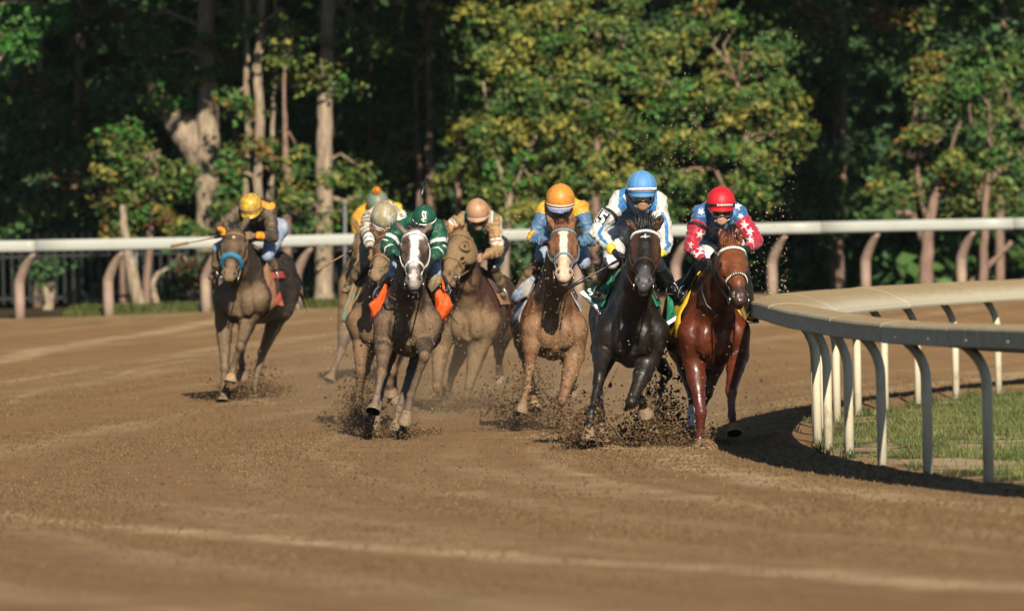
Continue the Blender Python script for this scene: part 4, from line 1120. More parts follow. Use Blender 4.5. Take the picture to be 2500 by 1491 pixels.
        F2.append([5 * n + k for k in range(n)][::-1]); F2.append(list(range(n)))
        hf = mesh_py('hoof', V2, F2, M_HOOF_PALE if key in sp.get('pale', ()) else M_HOOF, root, O)
        b = MB()
        ring_ = [c0 + ax * (ln - .018 * (1 - math.sin(t)) * .5 + .004) + fr * (math.sin(t) * .071 + (.018 if math.sin(t) > 0 else 0)) + sd * math.cos(t) * .066 for t in np.linspace(-.75, math.pi + .75, 16)]
        b.tube(ring_, .0065, 5)
        b.build('horseshoe', M_SHOE, hf, O)
    # eyes
    for e in (-1, 1):
        b = MB(); b.ball(hd(e * .099, -.062, .213), .021 * hs, None, 12, 8)
        b.build('eye', M_EYE, root, O)
    # mane, forelock and tail
    mh = sp.get('hair', M_HAIR_BLACK)
    b = MB(); rg = np.random.default_rng(int(sp['u']))
    for i in range(64):
        t = rg.random() ** 1.3
        base = crest1 + (crest0 - crest1) * t * .85 + zv * (.075 + .03 * rg.random()) + sv * rg.normal(0, .014)
        sd_ = rg.choice([-1, 1]) * rg.random() * .5
        wind = -fv * (.10 + .10 * rg.random()) + zv * (.05 * (1 - t) + .03 * rg.normal()) * sp.get('manez', 1) + sv * sd_ * .13
        b.tube([base - zv * .02, base + wind * .45 + zv * .025, base + wind + A(0, 0, -.03 * abs(sd_))], [.010, .008, .002], 4)
    b.build('mane', mh, root, O)
    b = MB()
    for i in range(sp.get('fore', 34)):
        base = hd(rg.normal(0, .030), -.012 + .006 * rg.normal(), .03 + .02 * rg.normal())
        up = zv * (.035 + .05 * rg.random()) * sp.get('forez', .6) - fv * (.05 + .05 * rg.random()) + sv * rg.normal(0, .035)
        b.tube([base - hn * .01, base + up * .6 + zv * .012, base + up], [.010, .006, .001], 4)
    b.build('forelock', mh, root, O)
    b = MB(); td = loc(0, 1.80, 1.42)
    for i in range(46):
        o_ = A(*(rg.normal(0, .02, 3)))
        sw = sv * (rg.normal(0, .10) + sp.get('tail', .05)) 
        b.tube([td + o_, td - fv * .18 + zv * .02 + sw * .3 + o_, td - fv * (.42 + .1 * rg.random()) + sw * .8 - zv * (.12 + .1 * rg.random()), td - fv * (.62 + .15 * rg.random()) + sw * 1.3 - zv * (.38 + .22 * rg.random())],
               [.016, .018, .014, .003], 4)
    b.build('tail', mh, root, O)
    # bridle
    def snap(p, off=.004):
        q, n, _, _ = h.bvh.find_nearest(Vector(p))
        q, n = np.array(q), np.array(n)
        s_ = 1 if (np.asarray(p) - q) @ n >= -0.05 else 1
        return q + n * off, n
    h.snap = snap
    def strap(name, pts, w, mat, parent, th=.006, samples=22):
        pts = [np.asarray(p, float) for p in pts]
        d = np.concatenate([[0], np.cumsum([np.linalg.norm(pts[i + 1] - pts[i]) for i in range(len(pts) - 1)])])
        out = []
        for t in np.linspace(0, d[-1], samples):
            i = min(len(pts) - 2, max(0, np.searchsorted(d, t, 'right') - 1))
            out.append(pts[i] + (pts[i + 1] - pts[i]) * ((t - d[i]) / max(1e-6, d[i + 1] - d[i])))
        sn = [snap(p) for p in out]
        c = [s_[0] for s_ in sn]; n = [s_[1] for s_ in sn]
        for _ in range(2):
            c = [c[0]] + [(c[i - 1] + 2 * c[i] + c[i + 1]) / 4 for i in range(1, len(c) - 1)] + [c[-1]]
            n = [n[0]] + [unit(n[i - 1] + 2 * n[i] + n[i + 1]) for i in range(1, len(n) - 1)] + [n[-1]]
        wv = []
        for i in range(len(c)):
            t = unit(c[min(i + 1, len(c) - 1)] - c[max(0, i - 1)])
            wv.append(unit(np.cross(n[i], t)) * w)
        b = MB(); b.strip([ci + ni * .002 for ci, ni in zip(c, n)], wv, n, th)
        return b.build(name, mat, parent, O, False), c, n, wv
    br = empty('bridle', (0, 0, 0)); br.parent = root
    bm = sp.get('bridle', M_LEATHER)
    bb = [hd(-.11, -.15, .05), hd(-.115, -.10, .075), hd(-.075, -.01, .085), hd(0, .03, .085), hd(.075, -.01, .085), hd(.115, -.10, .075), hd(.11, -.15, .05)]
    o1, c, n, wv = strap('browband', bb, sp.get('bbw', .011), sp.get('bbm', bm), br, .010)
    if sp.get('bbteeth'):                                           # row of pale beads along the browband
        b = MB()
        for i in range(3, len(c) - 3):
            for f_ in (0, .5):
                cc = c[i] * (1 - f_) + c[i + 1] * f_
                b.ball(cc + n[i] * .013, A(.008, .008, .014), np.array([unit(np.cross(wv[i], n[i])), n[i], unit(wv[i])]), 6, 4)
        b.build('browband_bead', M_WHITESTRAP, br, O)
    nbt = sp.get('nbt', .37)
    nb = [hd(0, -.19, nbt + .01), hd(-.075, -.15, nbt + .01), hd(-.085, -.08, nbt), hd(-.05, -.01, nbt - .008), hd(0, .02, nbt - .012), hd(.05, -.01, nbt - .008), hd(.085, -.08, nbt), hd(.075, -.15, nbt + .01), hd(0, -.19, nbt + .01)]
    if sp.get('shadowroll'):
        b = MB(); sn = [snap(p, .022) for p in nb[1:-1]]
        pts = [s_[0] for s_ in sn]; fine = []
        for i in range(len(pts) - 1):
            for f_ in np.linspace(0, 1, 6)[:-1]: fine.append(pts[i] * (1 - f_) + pts[i + 1] * f_)
        fine.append(pts[-1])
        for _ in range(2): fine = [fine[0]] + [(fine[i - 1] + 2 * fine[i] + fine[i + 1]) / 4 for i in range(1, len(fine) - 1)] + [fine[-1]]
        b.tube(fine, [.030 + .004 * rg.random() for _ in fine], 12)
        for i in range(900):                                        # fleece
            k = rg.integers(0, len(fine)); q = A(*rg.normal(0, 1, 3)); q = unit(q)
            p0 = fine[k] + q * .029 + A(*rg.normal(0, .004, 3)); b.tube([p0, p0 + q * .007 + A(*rg.normal(0, .003, 3))], [.003, .001], 3, False)
        b.build('noseband', sp['shadowroll'], br, O)
    else:
        o2, c, n, wv = strap('noseband', nb, sp.get('nbw', .012), sp.get('nbm', bm), br, .008, 40)
        if sp.get('nbteeth'):
            b = MB()
            for i in range(8, len(c) - 8):
                b.ball(c[i] + n[i] * .011, A(.006, .006, .011), np.array([unit(np.cross(wv[i], n[i])), n[i], unit(wv[i])]), 6, 4)
            b.build('noseband_bead', M_WHITESTRAP, br, O)
    h.bits = []
    for e in (-1, 1):
        strap('cheek_strap', [hd(e * .10, -.12, .05), hd(e * .115, -.11, .15), hd(e * .115, -.13, .27), hd(e * .085, -.11, .42), hd(e * .062, -.105, .53)], .009, sp.get('csm', bm), br, .006, 20)
        strap('throat_latch', [hd(e * .10, -.12, .06), hd(e * .125, -.20, .14), hd(e * .09, -.27, .22), hd(0, -.30, .25)], .007, bm, br, .005, 14)
        rc = hd(e * .076, -.100, .545)
        b = MB(); b.tube([rc + (hn * math.cos(t) + ht * math.sin(t)) * .030 for t in np.linspace(0, 2 * math.pi, 15)], .0045, 5, False)
        b.build('bit_ring', M_METAL, br, O)
        h.bits.append(rc)
    # blinker cups
    if sp.get('cups'):
        for e in (-1, 1):
            b = MB(); V3 = []; n_ = 18
            cdir = unit(hsd * e * .75 + hn * .25 + ht * .1); cc = hd(e * .108, -.062, .215)
            cu = unit(hn - (hn @ cdir) * cdir); cw = np.cross(cdir, cu)
            for r, o_ in ((.030, -.01), (.060, .002), (.066, .022), (.058, .040), (.050, .044), (.048, .030), (.040, .010)):
                for k in range(n_):
                    an = 2 * math.pi * k / n_; bl = o_ if math.cos(an) < .5 else o_ * .5
                    V3.append(cc + (cu * math.cos(an) + cw * math.sin(an)) * r + cdir * bl)
            b.add(V3, [[i * n_ + k, i * n_ + (k + 1) % n_, (i + 1) * n_ + (k + 1) % n_, (i + 1) * n_ + k] for i in range(6) for k in range(n_)])
            b.build('blinker_cup', sp['cups'], br, O)
    # girth, saddle and cloth
    def hug(b_, th, off):
        """a point lying on the body: th=0 on the back, +-1 on the flanks"""
        c = loc(0, b_, 1.18); d = unit(sv * math.sin(th) + zv * math.cos(th))
        hit, n, _, _ = h.bvh.ray_cast(Vector(c + d * .9), Vector(-d), 1.2)
        q = np.array(hit) if hit is not None else c + d * .3
        return q + d * off
    h.hug = hug
    def blanket(name, b0, b1, t0, t1, off, mat, nb_=8, nt=30, th=.010, flare=0.0, crease=.012, seed=1):
        V4 = []; 
        for lay in (0, 1):
            for i in range(nb_ + 1):
                for j in range(nt + 1):
                    t = t0 + (t1 - t0) * j / nt; bb_ = b0 + (b1 - b0) * i / nb_
                    lw = sstep(.9, 1.9, abs(t))
                    w_ = off + lay * th + flare * lw * (.5 + .5 * i / nb_) + crease * lw * math.sin(9 * bb_ * 3 + 4 * t + seed)
                    V4.append(hug(bb_, t, w_))
        n1 = (nb_ + 1) * (nt + 1); F4 = []
        ix = lambda l, i, j: l * n1 + i * (nt + 1) + j
        for i in range(nb_):
            for j in range(nt):
                F4.append([ix(1, i, j), ix(1, i, j + 1), ix(1, i + 1, j + 1), ix(1, i + 1, j)])
                F4.append([ix(0, i, j), ix(0, i + 1, j), ix(0, i + 1, j + 1), ix(0, i, j + 1)])
        for i in range(nb_):
            for j in (0, nt): F4.append([ix(0, i, j), ix(1, i, j), ix(1, i + 1, j), ix(0, i + 1, j)])
        for j in range(nt):
            for i in (0, nb_): F4.append([ix(0, i, j), ix(0, i, j + 1), ix(1, i, j + 1), ix(1, i, j)])
        return mesh_py(name, V4, F4, mat, root, O)
    h.blanket = blanket
    blanket('girth', .56, .66, -3.1, 3.1, .006, M_LEATHER, 2, 40, .006, 0, 0)
    blanket('saddle', .50, .92, -1.05, 1.05, .028, M_SADDLE, 6, 16, .025)
    for c_spec in sp['cloth']:
        blanket('saddle_cloth', *c_spec)
    return h

def flap(h, name, pts, b, mat, bulge=.03, parent=None, th=.006, ripple=.012, org=None):
    """a loose corner of cloth: outline at its own depth, filled as a curved, thick sheet"""
    pts = [np.asarray(p, float) for p in pts]
    n = len(pts); b = b if hasattr(b, '__len__') else [b] * n
    R = []
    for i in range(n):                                             # round the outline
        for f_ in (0, .25, .5, .75):
            u, v = pts[i] * (1 - f_) + pts[(i + 1) % n] * f_; R.append((u, v, b[i] * (1 - f_) + b[(i + 1) % n] * f_))
    cu = np.mean([r[0] for r in R]); cv = np.mean([r[1] for r in R]); cb = np.mean([r[2] for r in R])
    V = []; F = []; m = len(R)
    for lay in (0, 1):
        for k, f_ in enumerate((1.0, .75, .5, .25)):
            for (u, v, bb) in R:
                uu, vv = cu + (u - cu) * f_, cv + (v - cv) * f_
                off = -bulge * (1 - f_ ** 2) + ripple * math.sin(uu * .33 + vv * .13) * (1 - .3 * f_)
                V.append(h.P(uu, vv, cb + (bb - cb) * f_ + off + lay * th))
        V.append(h.P(cu, cv, cb - bulge + lay * th))
    L = 4 * m + 1
    for lay in (0, 1):
        o = lay * L
        for k in range(3):
            for i in range(m):
                q = [o + k * m + i, o + k * m + (i + 1) % m, o + (k + 1) * m + (i + 1) % m, o + (k + 1) * m + i]
                F.append(q if lay else q[::-1])
        for i in range(m):
            q = [o + 3 * m + i, o + 3 * m + (i + 1) % m, o + 4 * m]
            F.append(q if lay else q[::-1])
    for i in range(m): F.append([i, (i + 1) % m, L + (i + 1) % m, L + i])
    return mesh_py(name, V, F, mat, h.root if parent is None else parent, h.O if org is None else org)
# ------------------------------------------------------------------ riders
SKIN = {'fair': (0.50, 0.27, 0.18), 'tan': (0.36, 0.19, 0.115), 'brown': (0.20, 0.10, 0.06), 'dark': (0.10, 0.055, 0.035)}
M_SKIN = {k: mat_plain('skin_' + k, c, .5, .35, .10, 60, .0005) for k, c in SKIN.items()}
M_SKIN_MUD = mat_plain('muddy_skin', SKIN['brown'], .6, .3, .1, 60, .0005, dirt=MUD, dirt_amt=.5, dscale=26)
M_GLOVE = mat_plain('black_glove', (.014, .014, .016), .6, .3, .2, 90, .001)
M_GOG = mat_plain('goggle_lens', (.010, .010, .012), .06, .9, .05, 10)
M_GOGF = mat_plain('goggle_frame', (.30, .29, .26), .25, .6, .1, 30)
M_GOGD = mat_plain('dark_goggle_frame', (.02, .02, .022), .3, .5, .1, 30)
M_WHITEB = mat_plain('white_breeches', (.62, .615, .60), .65, .3, .06, 50, .002, dirt=MUD, dirt_amt=.12, dscale=20)
M_BLUEB = mat_plain('grey_blue_breeches', (.22, .27, .36), .65, .3, .15, 40, .002, dirt=(.52, .50, .47), dirt_amt=.18, dscale=10)
M_MUDB = mat_plain('muddy_breeches', (.20, .145, .085), .8, .2, .2, 40, .002, dirt=(.30, .28, .25), dirt_amt=.3, dscale=14)
M_BOOT = mat_plain('black_boot', (.012, .013, .016), .28, .5, .2, 40, .001)
M_MUDBOOT = mat_plain('muddy_boot', (.21, .14, .075), .75, .25, .25, 40, .002, dirt=(.03, .025, .02), dirt_amt=.3, dscale=16)
M_JERSEY = mat_tint('race_silks', rough=.45, spec=.4, var=.14, nscale=26, bump=.006, sheen=.2, speck=(.30, .20, .12), speck_amt=.06, sscale=70)
M_JERSEY_MUD = mat_tint('muddy_silks', rough=.65, spec=.3, var=.22, nscale=34, bump=.004, speck=MUD, speck_amt=.45, sscale=16)
M_JERSEY_SPK = mat_tint('speckled_silks', rough=.5, spec=.35, var=.2, nscale=34, bump=.004, speck=(.05, .035, .022), speck_amt=.25, sscale=90)
M_WHITEPRINT = mat_plain('white_print', (.80, .79, .76), .6, .3, .05, 40)
M_BLACKPRINT = mat_plain('black_print', (.014, .014, .015), .6, .3, .1, 40)
M_REDPRINT = mat_plain('red_print', (.42, .03, .03), .6, .3, .1, 40)

_txt_cache = {}
def text_mesh(s, bold=.0, ext=.0):
    key = (s, bold, ext)
    if key not in _txt_cache:
        cu = bpy.data.curves.new('t', 'FONT'); cu.body = s; cu.size = 1.0; cu.offset = bold; cu.resolution_u = 3
        ob = bpy.data.objects.new('t', cu); COL.objects.link(ob)
        dg = bpy.context.evaluated_depsgraph_get()
        me = bpy.data.meshes.new_from_object(ob.evaluated_get(dg))
        V = np.array([v.co[:] for v in me.vertices]); F = [list(p.vertices) for p in me.polygons]
        bpy.data.objects.remove(ob); bpy.data.curves.remove(cu); bpy.data.meshes.remove(me)
        lo, hi = V.min(0), V.max(0)
        V = (V - (lo + hi) / 2)
        _txt_cache[key] = (V, F, hi - lo)
    return _txt_cache[key]

def star(u, v, cx, cy, r, rot=0, asp=1.0):
    x = (u - cx) / asp; y = v - cy
    an = np.arctan2(x, -y) - math.radians(rot); rr = np.hypot(x, y)
    k = np.abs(((an / (2 * math.pi / 5)) + .5) % 1 - .5) * (2 * math.pi / 5)
    # straight edge from the outer tip (angle 0, r) to the inner notch (36 deg, .42 r)
    a2 = math.radians(36); ix, iy = .42 * math.sin(a2), .42 * math.cos(a2)
    px_, py_ = np.sin(k), np.cos(k)
    lim = ix / (px_ * (1 - iy) + py_ * ix)
    return rr < r * lim
def polydist(u, v, pts):
    d = np.full(len(u), 1e9)
    for (a0, b0), (a1, b1) in zip(pts[:-1], pts[1:]):
        dx, dy = a1 - a0, b1 - b0
        t = np.clip(((u - a0) * dx + (v - b0) * dy) / (dx * dx + dy * dy), 0, 1)
        d = np.minimum(d, np.hypot(u - a0 - t * dx, v - b0 - t * dy))
    return d

def make_rider(h, sp):
    P = h.P; fv, sv, zv = h.fv, h.sv, A(0, 0, 1)
    r = Horse(); r.h = h
    sc = FPX / h.Y0
    hu, hv, hw = sp['hel']
    bh = sp.get('hb', .16)
    HC = P(hu, hv, bh)
    R = hw / sc / 2                                           # half width of the helmet shell
    yaw = math.radians(sp.get('yaw', 0)); pit = math.radians(sp.get('pitch', 12)); rol = math.radians(sp.get('roll', 0))
    ff = A(math.sin(yaw) * math.cos(pit), -math.cos(yaw) * math.cos(pit), -math.sin(pit))
    uu = unit(zv - (zv @ ff) * ff); rr = unit(np.cross(ff, uu))
    uu, rr = uu * math.cos(rol) + rr * math.sin(rol), rr * math.cos(rol) - uu * math.sin(rol)
    HF = np.array([rr, ff, uu])                                # image-right, forward, up
    if rr[0] < 0: rr = -rr; HF[0] = rr
    ks = R / .128
    def hp(x, y, z): return HC + (rr * x + ff * y + uu * z) * ks
    shL, shR = P(*sp['sh'][0], sp.get('shb', .34)), P(*sp['sh'][1], sp.get('shb', .34))
    elL, elR = P(*sp['el'][0], sp.get('elb', .22)), P(*sp['el'][1], sp.get('elb', .22))
    haL, haR = P(*sp['ha'][0], sp.get('hab', -.06)), P(*sp['ha'][1], sp.get('hab', -.06))
    hip = P(*sp['hip'], .92) if 'hip' in sp else h.loc(0, .92, 1.86 - h.sp.get('dz', 0) * .5)
    kn = [P(*sp['kn'][i], sp.get('knb', .40)) if sp['kn'][i] else h.loc((-1, 1)[i] * .31, .40, 1.58) for i in (0, 1)]
    ft = [P(*sp['ft'][i], sp.get('ftb', .66)) if sp['ft'][i] else h.loc((-1, 1)[i] * .34, .66, 1.28) for i in (0, 1)]
    neck = (shL + shR) / 2 + uu * .03
    seat = hip
    root = empty('person', (HC[0], HC[1] + .4, kn[0][2]))
    O = np.array(root.location)
    tag(root, sp['label'], 'person', 'jockeys riding in the race')
    r.root = root; r.O = O
    # ---- the body: one skin
    g = SDF()
    g.ell(hp(0, -.01, .0), A(.078, .098, .105) * ks, HF, .02)
    g.ell(hp(0, .030, -.100), A(.066, .070, .098) * ks, HF, .025)
    g.ell(hp(0, .052, -.172), A(.041, .036, .036) * ks, HF, .025)
    g.cap(hp(0, .092, -.072), hp(0, .116, -.114), .010 * ks, .016 * ks, .012)
    for e in (-1, 1):
        g.ell(hp(e * .013, .102, -.120), A(.011, .012, .010) * ks, HF, .006)
        g.ell(hp(e * .044, .066, -.108), A(.022, .022, .024) * ks, HF, .02)
        g.cap(hp(e * .012, .090, -.060), hp(e * .052, .076, -.058), .010 * ks, .010 * ks, .012)
        g.ell(hp(e * .082, -.005, -.09), A(.010, .022, .034) * ks, HF, .008)
    g.ell(hp(0, .093, -.144), A(.023, .012, .0075) * ks, HF, .006)
    g.ell(hp(0, .090, -.158), A(.019, .012, .008) * ks, HF, .006)
    g.cap(hp(-.026, .103, -.151), hp(.026, .103, -.151), .0022 * ks, .0022 * ks, .003, None, 1, 's')
    g.cap(hp(0, -.03, -.09), neck, .055, .062, .03)
    g.cap(neck, seat, .11, .115, .04)
    for s_, e_, w_ in ((shL, elL, haL), (shR, elR, haR)):
        g.cap(neck, s_, .07, .055, .04); g.cap(s_, e_, .050, .040, .03); g.cap(e_, w_, .040, .026, .02)
    for e, k_, f_ in ((-1, kn[0], ft[0]), (1, kn[1], ft[1])):
        hj = seat + sv * e * .10
        g.ell(hj, A(.11, .12, .11), None, .04)
        g.cap(hj, k_, .085, .055, .03); g.cap(k_, f_, .054, .036, .02)
    V, F, _ = g.nets(.0085 if sp.get('fine', 1) else .011)
    V = relax(V, F, 1, .5)
    mesh_np('body', V, F, sp.get('skin', M_SKIN['tan']), root, O)
    # ---- jersey
    j = SDF(); q_ = .017
    j.ell(neck + (seat - neck) * .22, A(.18, .20, .13) * 1.0, np.array([sv, unit(seat - neck), unit(np.cross(sv, unit(seat - neck)))]), .06)
    j.cap(neck + (seat - neck) * .05, seat - (seat - neck) * .14, .125 + q_, .125 + q_, .05)
    j.cap(neck + uu * .0, hp(0, -.04, -.175), .080, .066, .03)
    segs = []
    for s_, e_, w_ in ((shL, elL, haL), (shR, elR, haR)):
        w2 = e_ + (w_ - e_) * .80
        j.cap(neck, s_, .10, .075, .05)
        m_ = s_ + (e_ - s_) * .55
        j.cap(s_, m_, .076, .070, .035); j.cap(m_, e_, .070, .062, .03); j.cap(e_, e_ + (w2 - e_) * .6, .062, .052, .03); j.cap(e_ + (w2 - e_) * .6, w2, .052, .037, .02)
        segs += [(s_, e_), (e_, w2)]
    V, F, _ = j.nets(sp.get('jg', .0085))
    V = relax(V, F, 1, .5); N = vnormals(V, F)
    tq = np.stack([np.clip(((V - a) @ (b - a)) / ((b - a) @ (b - a)), 0, 1) for a, b in segs], 1)
    dq = np.stack([np.linalg.norm(V - a - t[:, None] * (b - a), axis=1) for (a, b), t in zip(segs, tq.T)], 1)
    sid = dq.argmin(1); dmin = dq.min(1)
    u_, v_ = to_px(V)
    arm = dmin < .085
    # wrinkles: across the arms near the elbow, along the torso
    wr = (fbm(V * A(1, .6, 1), 17, 11, 3) - .5) * .042
    tt = tq[np.arange(len(V)), sid]
    wr = wr + np.where(arm, np.sin(tt * 34 + 5 * fbm(V, 9, 4, 2)) * .0035, 0)
    V = V + N * wr[:, None]
    C = sp['silk'](dict(V=V, N=N, u=u_, v=v_, seg=sid, t=tt, arm=arm, d=dmin, h=h, n1=fbm(V, 12, 21, 4), n2=fbm(V, 40, 23, 3)))
    mesh_np('jersey', V, F, sp.get('jm', M_JERSEY), root, O, np.clip(C, 0, 1))
    # ---- breeches and boots
    b_ = SDF()
    b_.ell(seat, A(.175, .16, .14), None, .05)
    for e, k_ in ((-1, kn[0]), (1, kn[1])):
        hj = seat + sv * e * .11
        b_.ell(hj, A(.115, .125, .115), None, .05); b_.cap(hj, hj + (k_ - hj) * .5, .105, .090, .03); b_.cap(hj + (k_ - hj) * .5, k_, .090, .068, .03)
    V, F, _ = b_.nets(.011); V = relax(V, F, 1, .5); N = vnormals(V, F)
    V = V + N * ((fbm(V, 16, 31, 2) - .5) * .016)[:, None]
    mesh_np('breeches', V, F, sp.get('bm', M_WHITEB), root, O)
    for i, e in ((0, -1), (1, 1)):
        o_ = SDF(); k_, f_ = kn[i], ft[i]
        sh_ = unit(f_ - k_)
        o_.cap(k_ + sh_ * .02, k_ + sh_ * .20, .066, .062, .02); o_.cap(k_ + sh_ * .20, f_, .062, .044, .02)
        toe = f_ + fv * .15 - zv * .035 + sv * e * .02
        o_.cap(f_ + zv * -.02 - fv * .03, toe, .042, .033, .02, zv, .8)
        V, F, _ = o_.nets(.010); V = relax(V, F, 1, .5)
        bt = mesh_np('boot', V, F, sp.get('boots', M_BOOT), root, O)
        mb = MB()                                                # stirrup iron
        sc_ = f_ + fv * .08 - zv * .055
        pts = [sc_ + sv * .055 * math.cos(t) + zv * (.10 * max(0, math.sin(t)) - .008) for t in np.linspace(-.25, math.pi + .25, 14)]
        mb.tube(pts + [pts[0]], .006, 6)
        mb.build('stirrup_iron', M_METAL, h.root, h.O)
        mb = MB(); top = h.hug(.62, e * .75, .05); mid = sc_ + zv * .09
        mb.strip([top, top + (mid - top) * .5, mid], [fv * .012] * 3, [sv * e] * 3, .005)
        mb.build('stirrup_leather', M_LEATHER if not sp.get('muddy') else M_MUDLEATHER, h.root, h.O, False)
    # ---- hands closed on the reins
    for hnd, elb, e in ((haL, elL, -1), (haR, elR, 1)):
        gl = sp.get('glove')
        d = unit(hnd - elb); sd = unit(np.cross(d, zv)); nn = np.cross(sd, d)
        ins = -sv * e                                             # towards the neck
        ins = unit(ins - (ins @ d) * d); up_ = np.cross(ins, d)
        if up_[2] < 0: up_ = -up_
        q = SDF(); c0 = hnd + d * .0
        q.cap(hnd - d * .07, c0, .027, .030, .02)
        q.ell(c0 + d * .035, A(.022, .046, .042), np.array([ins, d, up_]), .012)
        for i, (zz, ln) in enumerate(((.033, .92), (.012, 1.0), (-.009, .95), (-.029, .78))):
            k0 = c0 + d * .072 + up_ * zz - ins * .008
            k1 = k0 + (d * .022 + ins * .030) * ln; k2 = k1 + (ins * .012 - d * .028) * ln; k3 = k2 + (-d * .020 - ins * .010) * ln
            q.cap(k0 - d * .03, k0, .0105, .0105, .006); q.cap(k0, k1, .0105, .0095, .004); q.cap(k1, k2, .0095, .009, .004); q.cap(k2, k3, .009, .008, .004)
        t0 = c0 + d * .015 + up_ * .035 + ins * .010
        q.cap(c0 + d * .0 + up_ * .02, t0 + d * .01, .016, .012, .006); q.cap(t0 + d * .01, t0 + d * .045 + ins * .020 - up_ * .004, .012, .009, .005)
        V, F, _ = q.nets(.0042); V = relax(V, F, 1, .4)
        mesh_np('glove' if gl else 'hand', V, F, gl if gl else sp.get('skin', M_SKIN['tan']), root, O)
        # reins
        bit = h.bits[0 if e < 0 else 1]
        gp = c0 + d * .05 + ins * .012
        m_ = (gp + bit) / 2 - zv * .03
        mb = MB(); mb.tube([bit, bit + (m_ - bit) * .5 - zv * .004, m_, gp + (m_ - gp) * .5, gp], [.0075] * 5, 6)
        mb.build('rein', sp.get('reinm', M_LEATHER), h.root, h.O)
        if e < 0: r.lhand = gp; r.ld = d
        else: r.rhand = gp; r.rd = d
    # loop of the reins hanging below the hands
    if sp.get('loop'):
        mb = MB(); mb.tube([P(*q_) for q_ in sp['loop']], .010, 6)
        mb.build('rein', sp.get('reinm', M_LEATHER), h.root, h.O)
    # ---- helmet
    V = []; F = []; n = 40; m = 16
    rx, ry, rz = .128 * ks, .143 * ks, .142 * ks
    zc = sp.get('hcut', -.055) * ks
    pole = 0.0
    def shell(az, el, k=1.0):
        return HC + (rr * math.cos(az) * rx + ff * math.sin(az) * ry) * math.cos(el) * k + uu * (math.sin(el) * rz * k)
    els = np.linspace(math.asin(zc / rz), math.pi / 2, m)
    for lay, k in ((0, 1.0), (1, .93)):
        for el in els:
            for i in range(n): V.append(shell(2 * math.pi * i / n, el, k))
    ix = lambda l, a, b: l * m * n + a * n + b % n
    for a_ in range(m - 1):
        for i in range(n):
            F.append([ix(0, a_, i), ix(0, a_, i + 1), ix(0, a_ + 1, i + 1), ix(0, a_ + 1, i)])
            F.append([ix(1, a_, i), ix(1, a_ + 1, i), ix(1, a_ + 1, i + 1), ix(1, a_, i + 1)])
    for i in range(n): F.append([ix(0, 0, i), ix(1, 0, i), ix(1, 0, i + 1), ix(0, 0, i + 1)])
    he = mesh_py('helmet', V, F, sp['helm'], root, O)
    r.helmet = he
    mb = MB()
    mb.tube([shell(t, els[0], 1.0) for t in np.linspace(0, 2 * math.pi, 37)], .007 * ks, 6, False)
    mb.build('helmet_rim', sp.get('rimm', sp['helm']), he, O)
    # peak
    V = []; F = []; np_ = 15
    for lay in (0, 1):
        for i in range(np_):
            az = math.radians(25 + 130 * i / (np_ - 1))
            base = shell(az, els[0], .99)
            out = (rr * math.cos(az) * .55 + ff * math.sin(az)) * (.045 * math.sin(math.radians(180 * i / (np_ - 1))) + .004) * ks * sp.get('peak', 1.0)
            V += [base - uu * .006 * lay, base + out - uu * (.010 + .006 * lay + .018 * math.sin(math.pi * i / (np_ - 1)) * .6) * ks]
    for i in range(np_ - 1):
        a_ = 2 * i; o_ = 2 * np_
        F += [[a_, a_ + 1, a_ + 3, a_ + 2], [o_ + a_, o_ + a_ + 2, o_ + a_ + 3, o_ + a_ + 1], [a_ + 1, o_ + a_ + 1, o_ + a_ + 3, a_ + 3]]
    mesh_py('peak', V, F, sp.get('peakm', sp['helm']), he, O)
    mb = MB(); mb.ball(shell(0, math.pi / 2, 1.0), A(.022, .022, .006) * ks, HF, 12, 6)
    if not sp.get('pom'): mb.build('helmet_button', sp['helm'], he, O)
    # seams between the panels of the cap cover
    for az in (math.radians(58), math.radians(122), math.radians(180), math.radians(0), math.radians(240), math.radians(300)):
        mb = MB(); mb.tube([shell(az, e_, 1.004) for e_ in np.linspace(els[2], math.pi / 2 - .02, 10)], .0022, 5, False)
        mb.build('cap_seam', sp.get('seamm', sp['helm']), he, O)
    def band(e0, e1, mat, name='helmet_band', k=1.018):
        V = []; F = []; nn_ = 40
        for lay in (k, k - .03):
            for e_ in (e0, e1):
                for i in range(nn_): V.append(shell(2 * math.pi * i / nn_, e_, lay))
        for a_, b2 in ((0, 1), (1, 3), (3, 2), (2, 0)):
            for i in range(nn_): F.append([a_ * nn_ + i, a_ * nn_ + (i + 1) % nn_, b2 * nn_ + (i + 1) % nn_, b2 * nn_ + i])
        return mesh_py(name, V, F, mat, he, O)
    def print_on(s, az_c, el_c, hgt, mat, name='lettering', bold=.0, wide=1.0, k=1.026, dx=0, dy=0):
        T, TF, sz = text_mesh(s, bold)
        V = []
        for x, y, _ in T:
            X_ = x / sz[1] * hgt * wide + dx; Y_ = y / sz[1] * hgt + dy
            V.append(shell(az_c - X_ / (rx * max(.2, math.cos(el_c))), el_c + Y_ / rz, k))
        return mesh_py(name, V, TF, mat, he, O, False)
    if sp.get('band'): band(*sp['band'])
    if sp.get('print'):
        for pr in sp['print']: print_on(**pr)
    if sp.get('pom'):
        mb = MB(); pc = shell(0, math.pi / 2, 1.18); rg = np.random.default_rng(5)
        mb.ball(pc, .040, None, 12, 8)
        for i in range(500):
            q = unit(rg.normal(0, 1, 3)); mb.tube([pc + q * .036, pc + q * .050], [.004, .002], 3, False)
        mb.build('pompom', sp['pom'], he, O)
    # ---- goggles
    gk = sp.get('gog', 1)
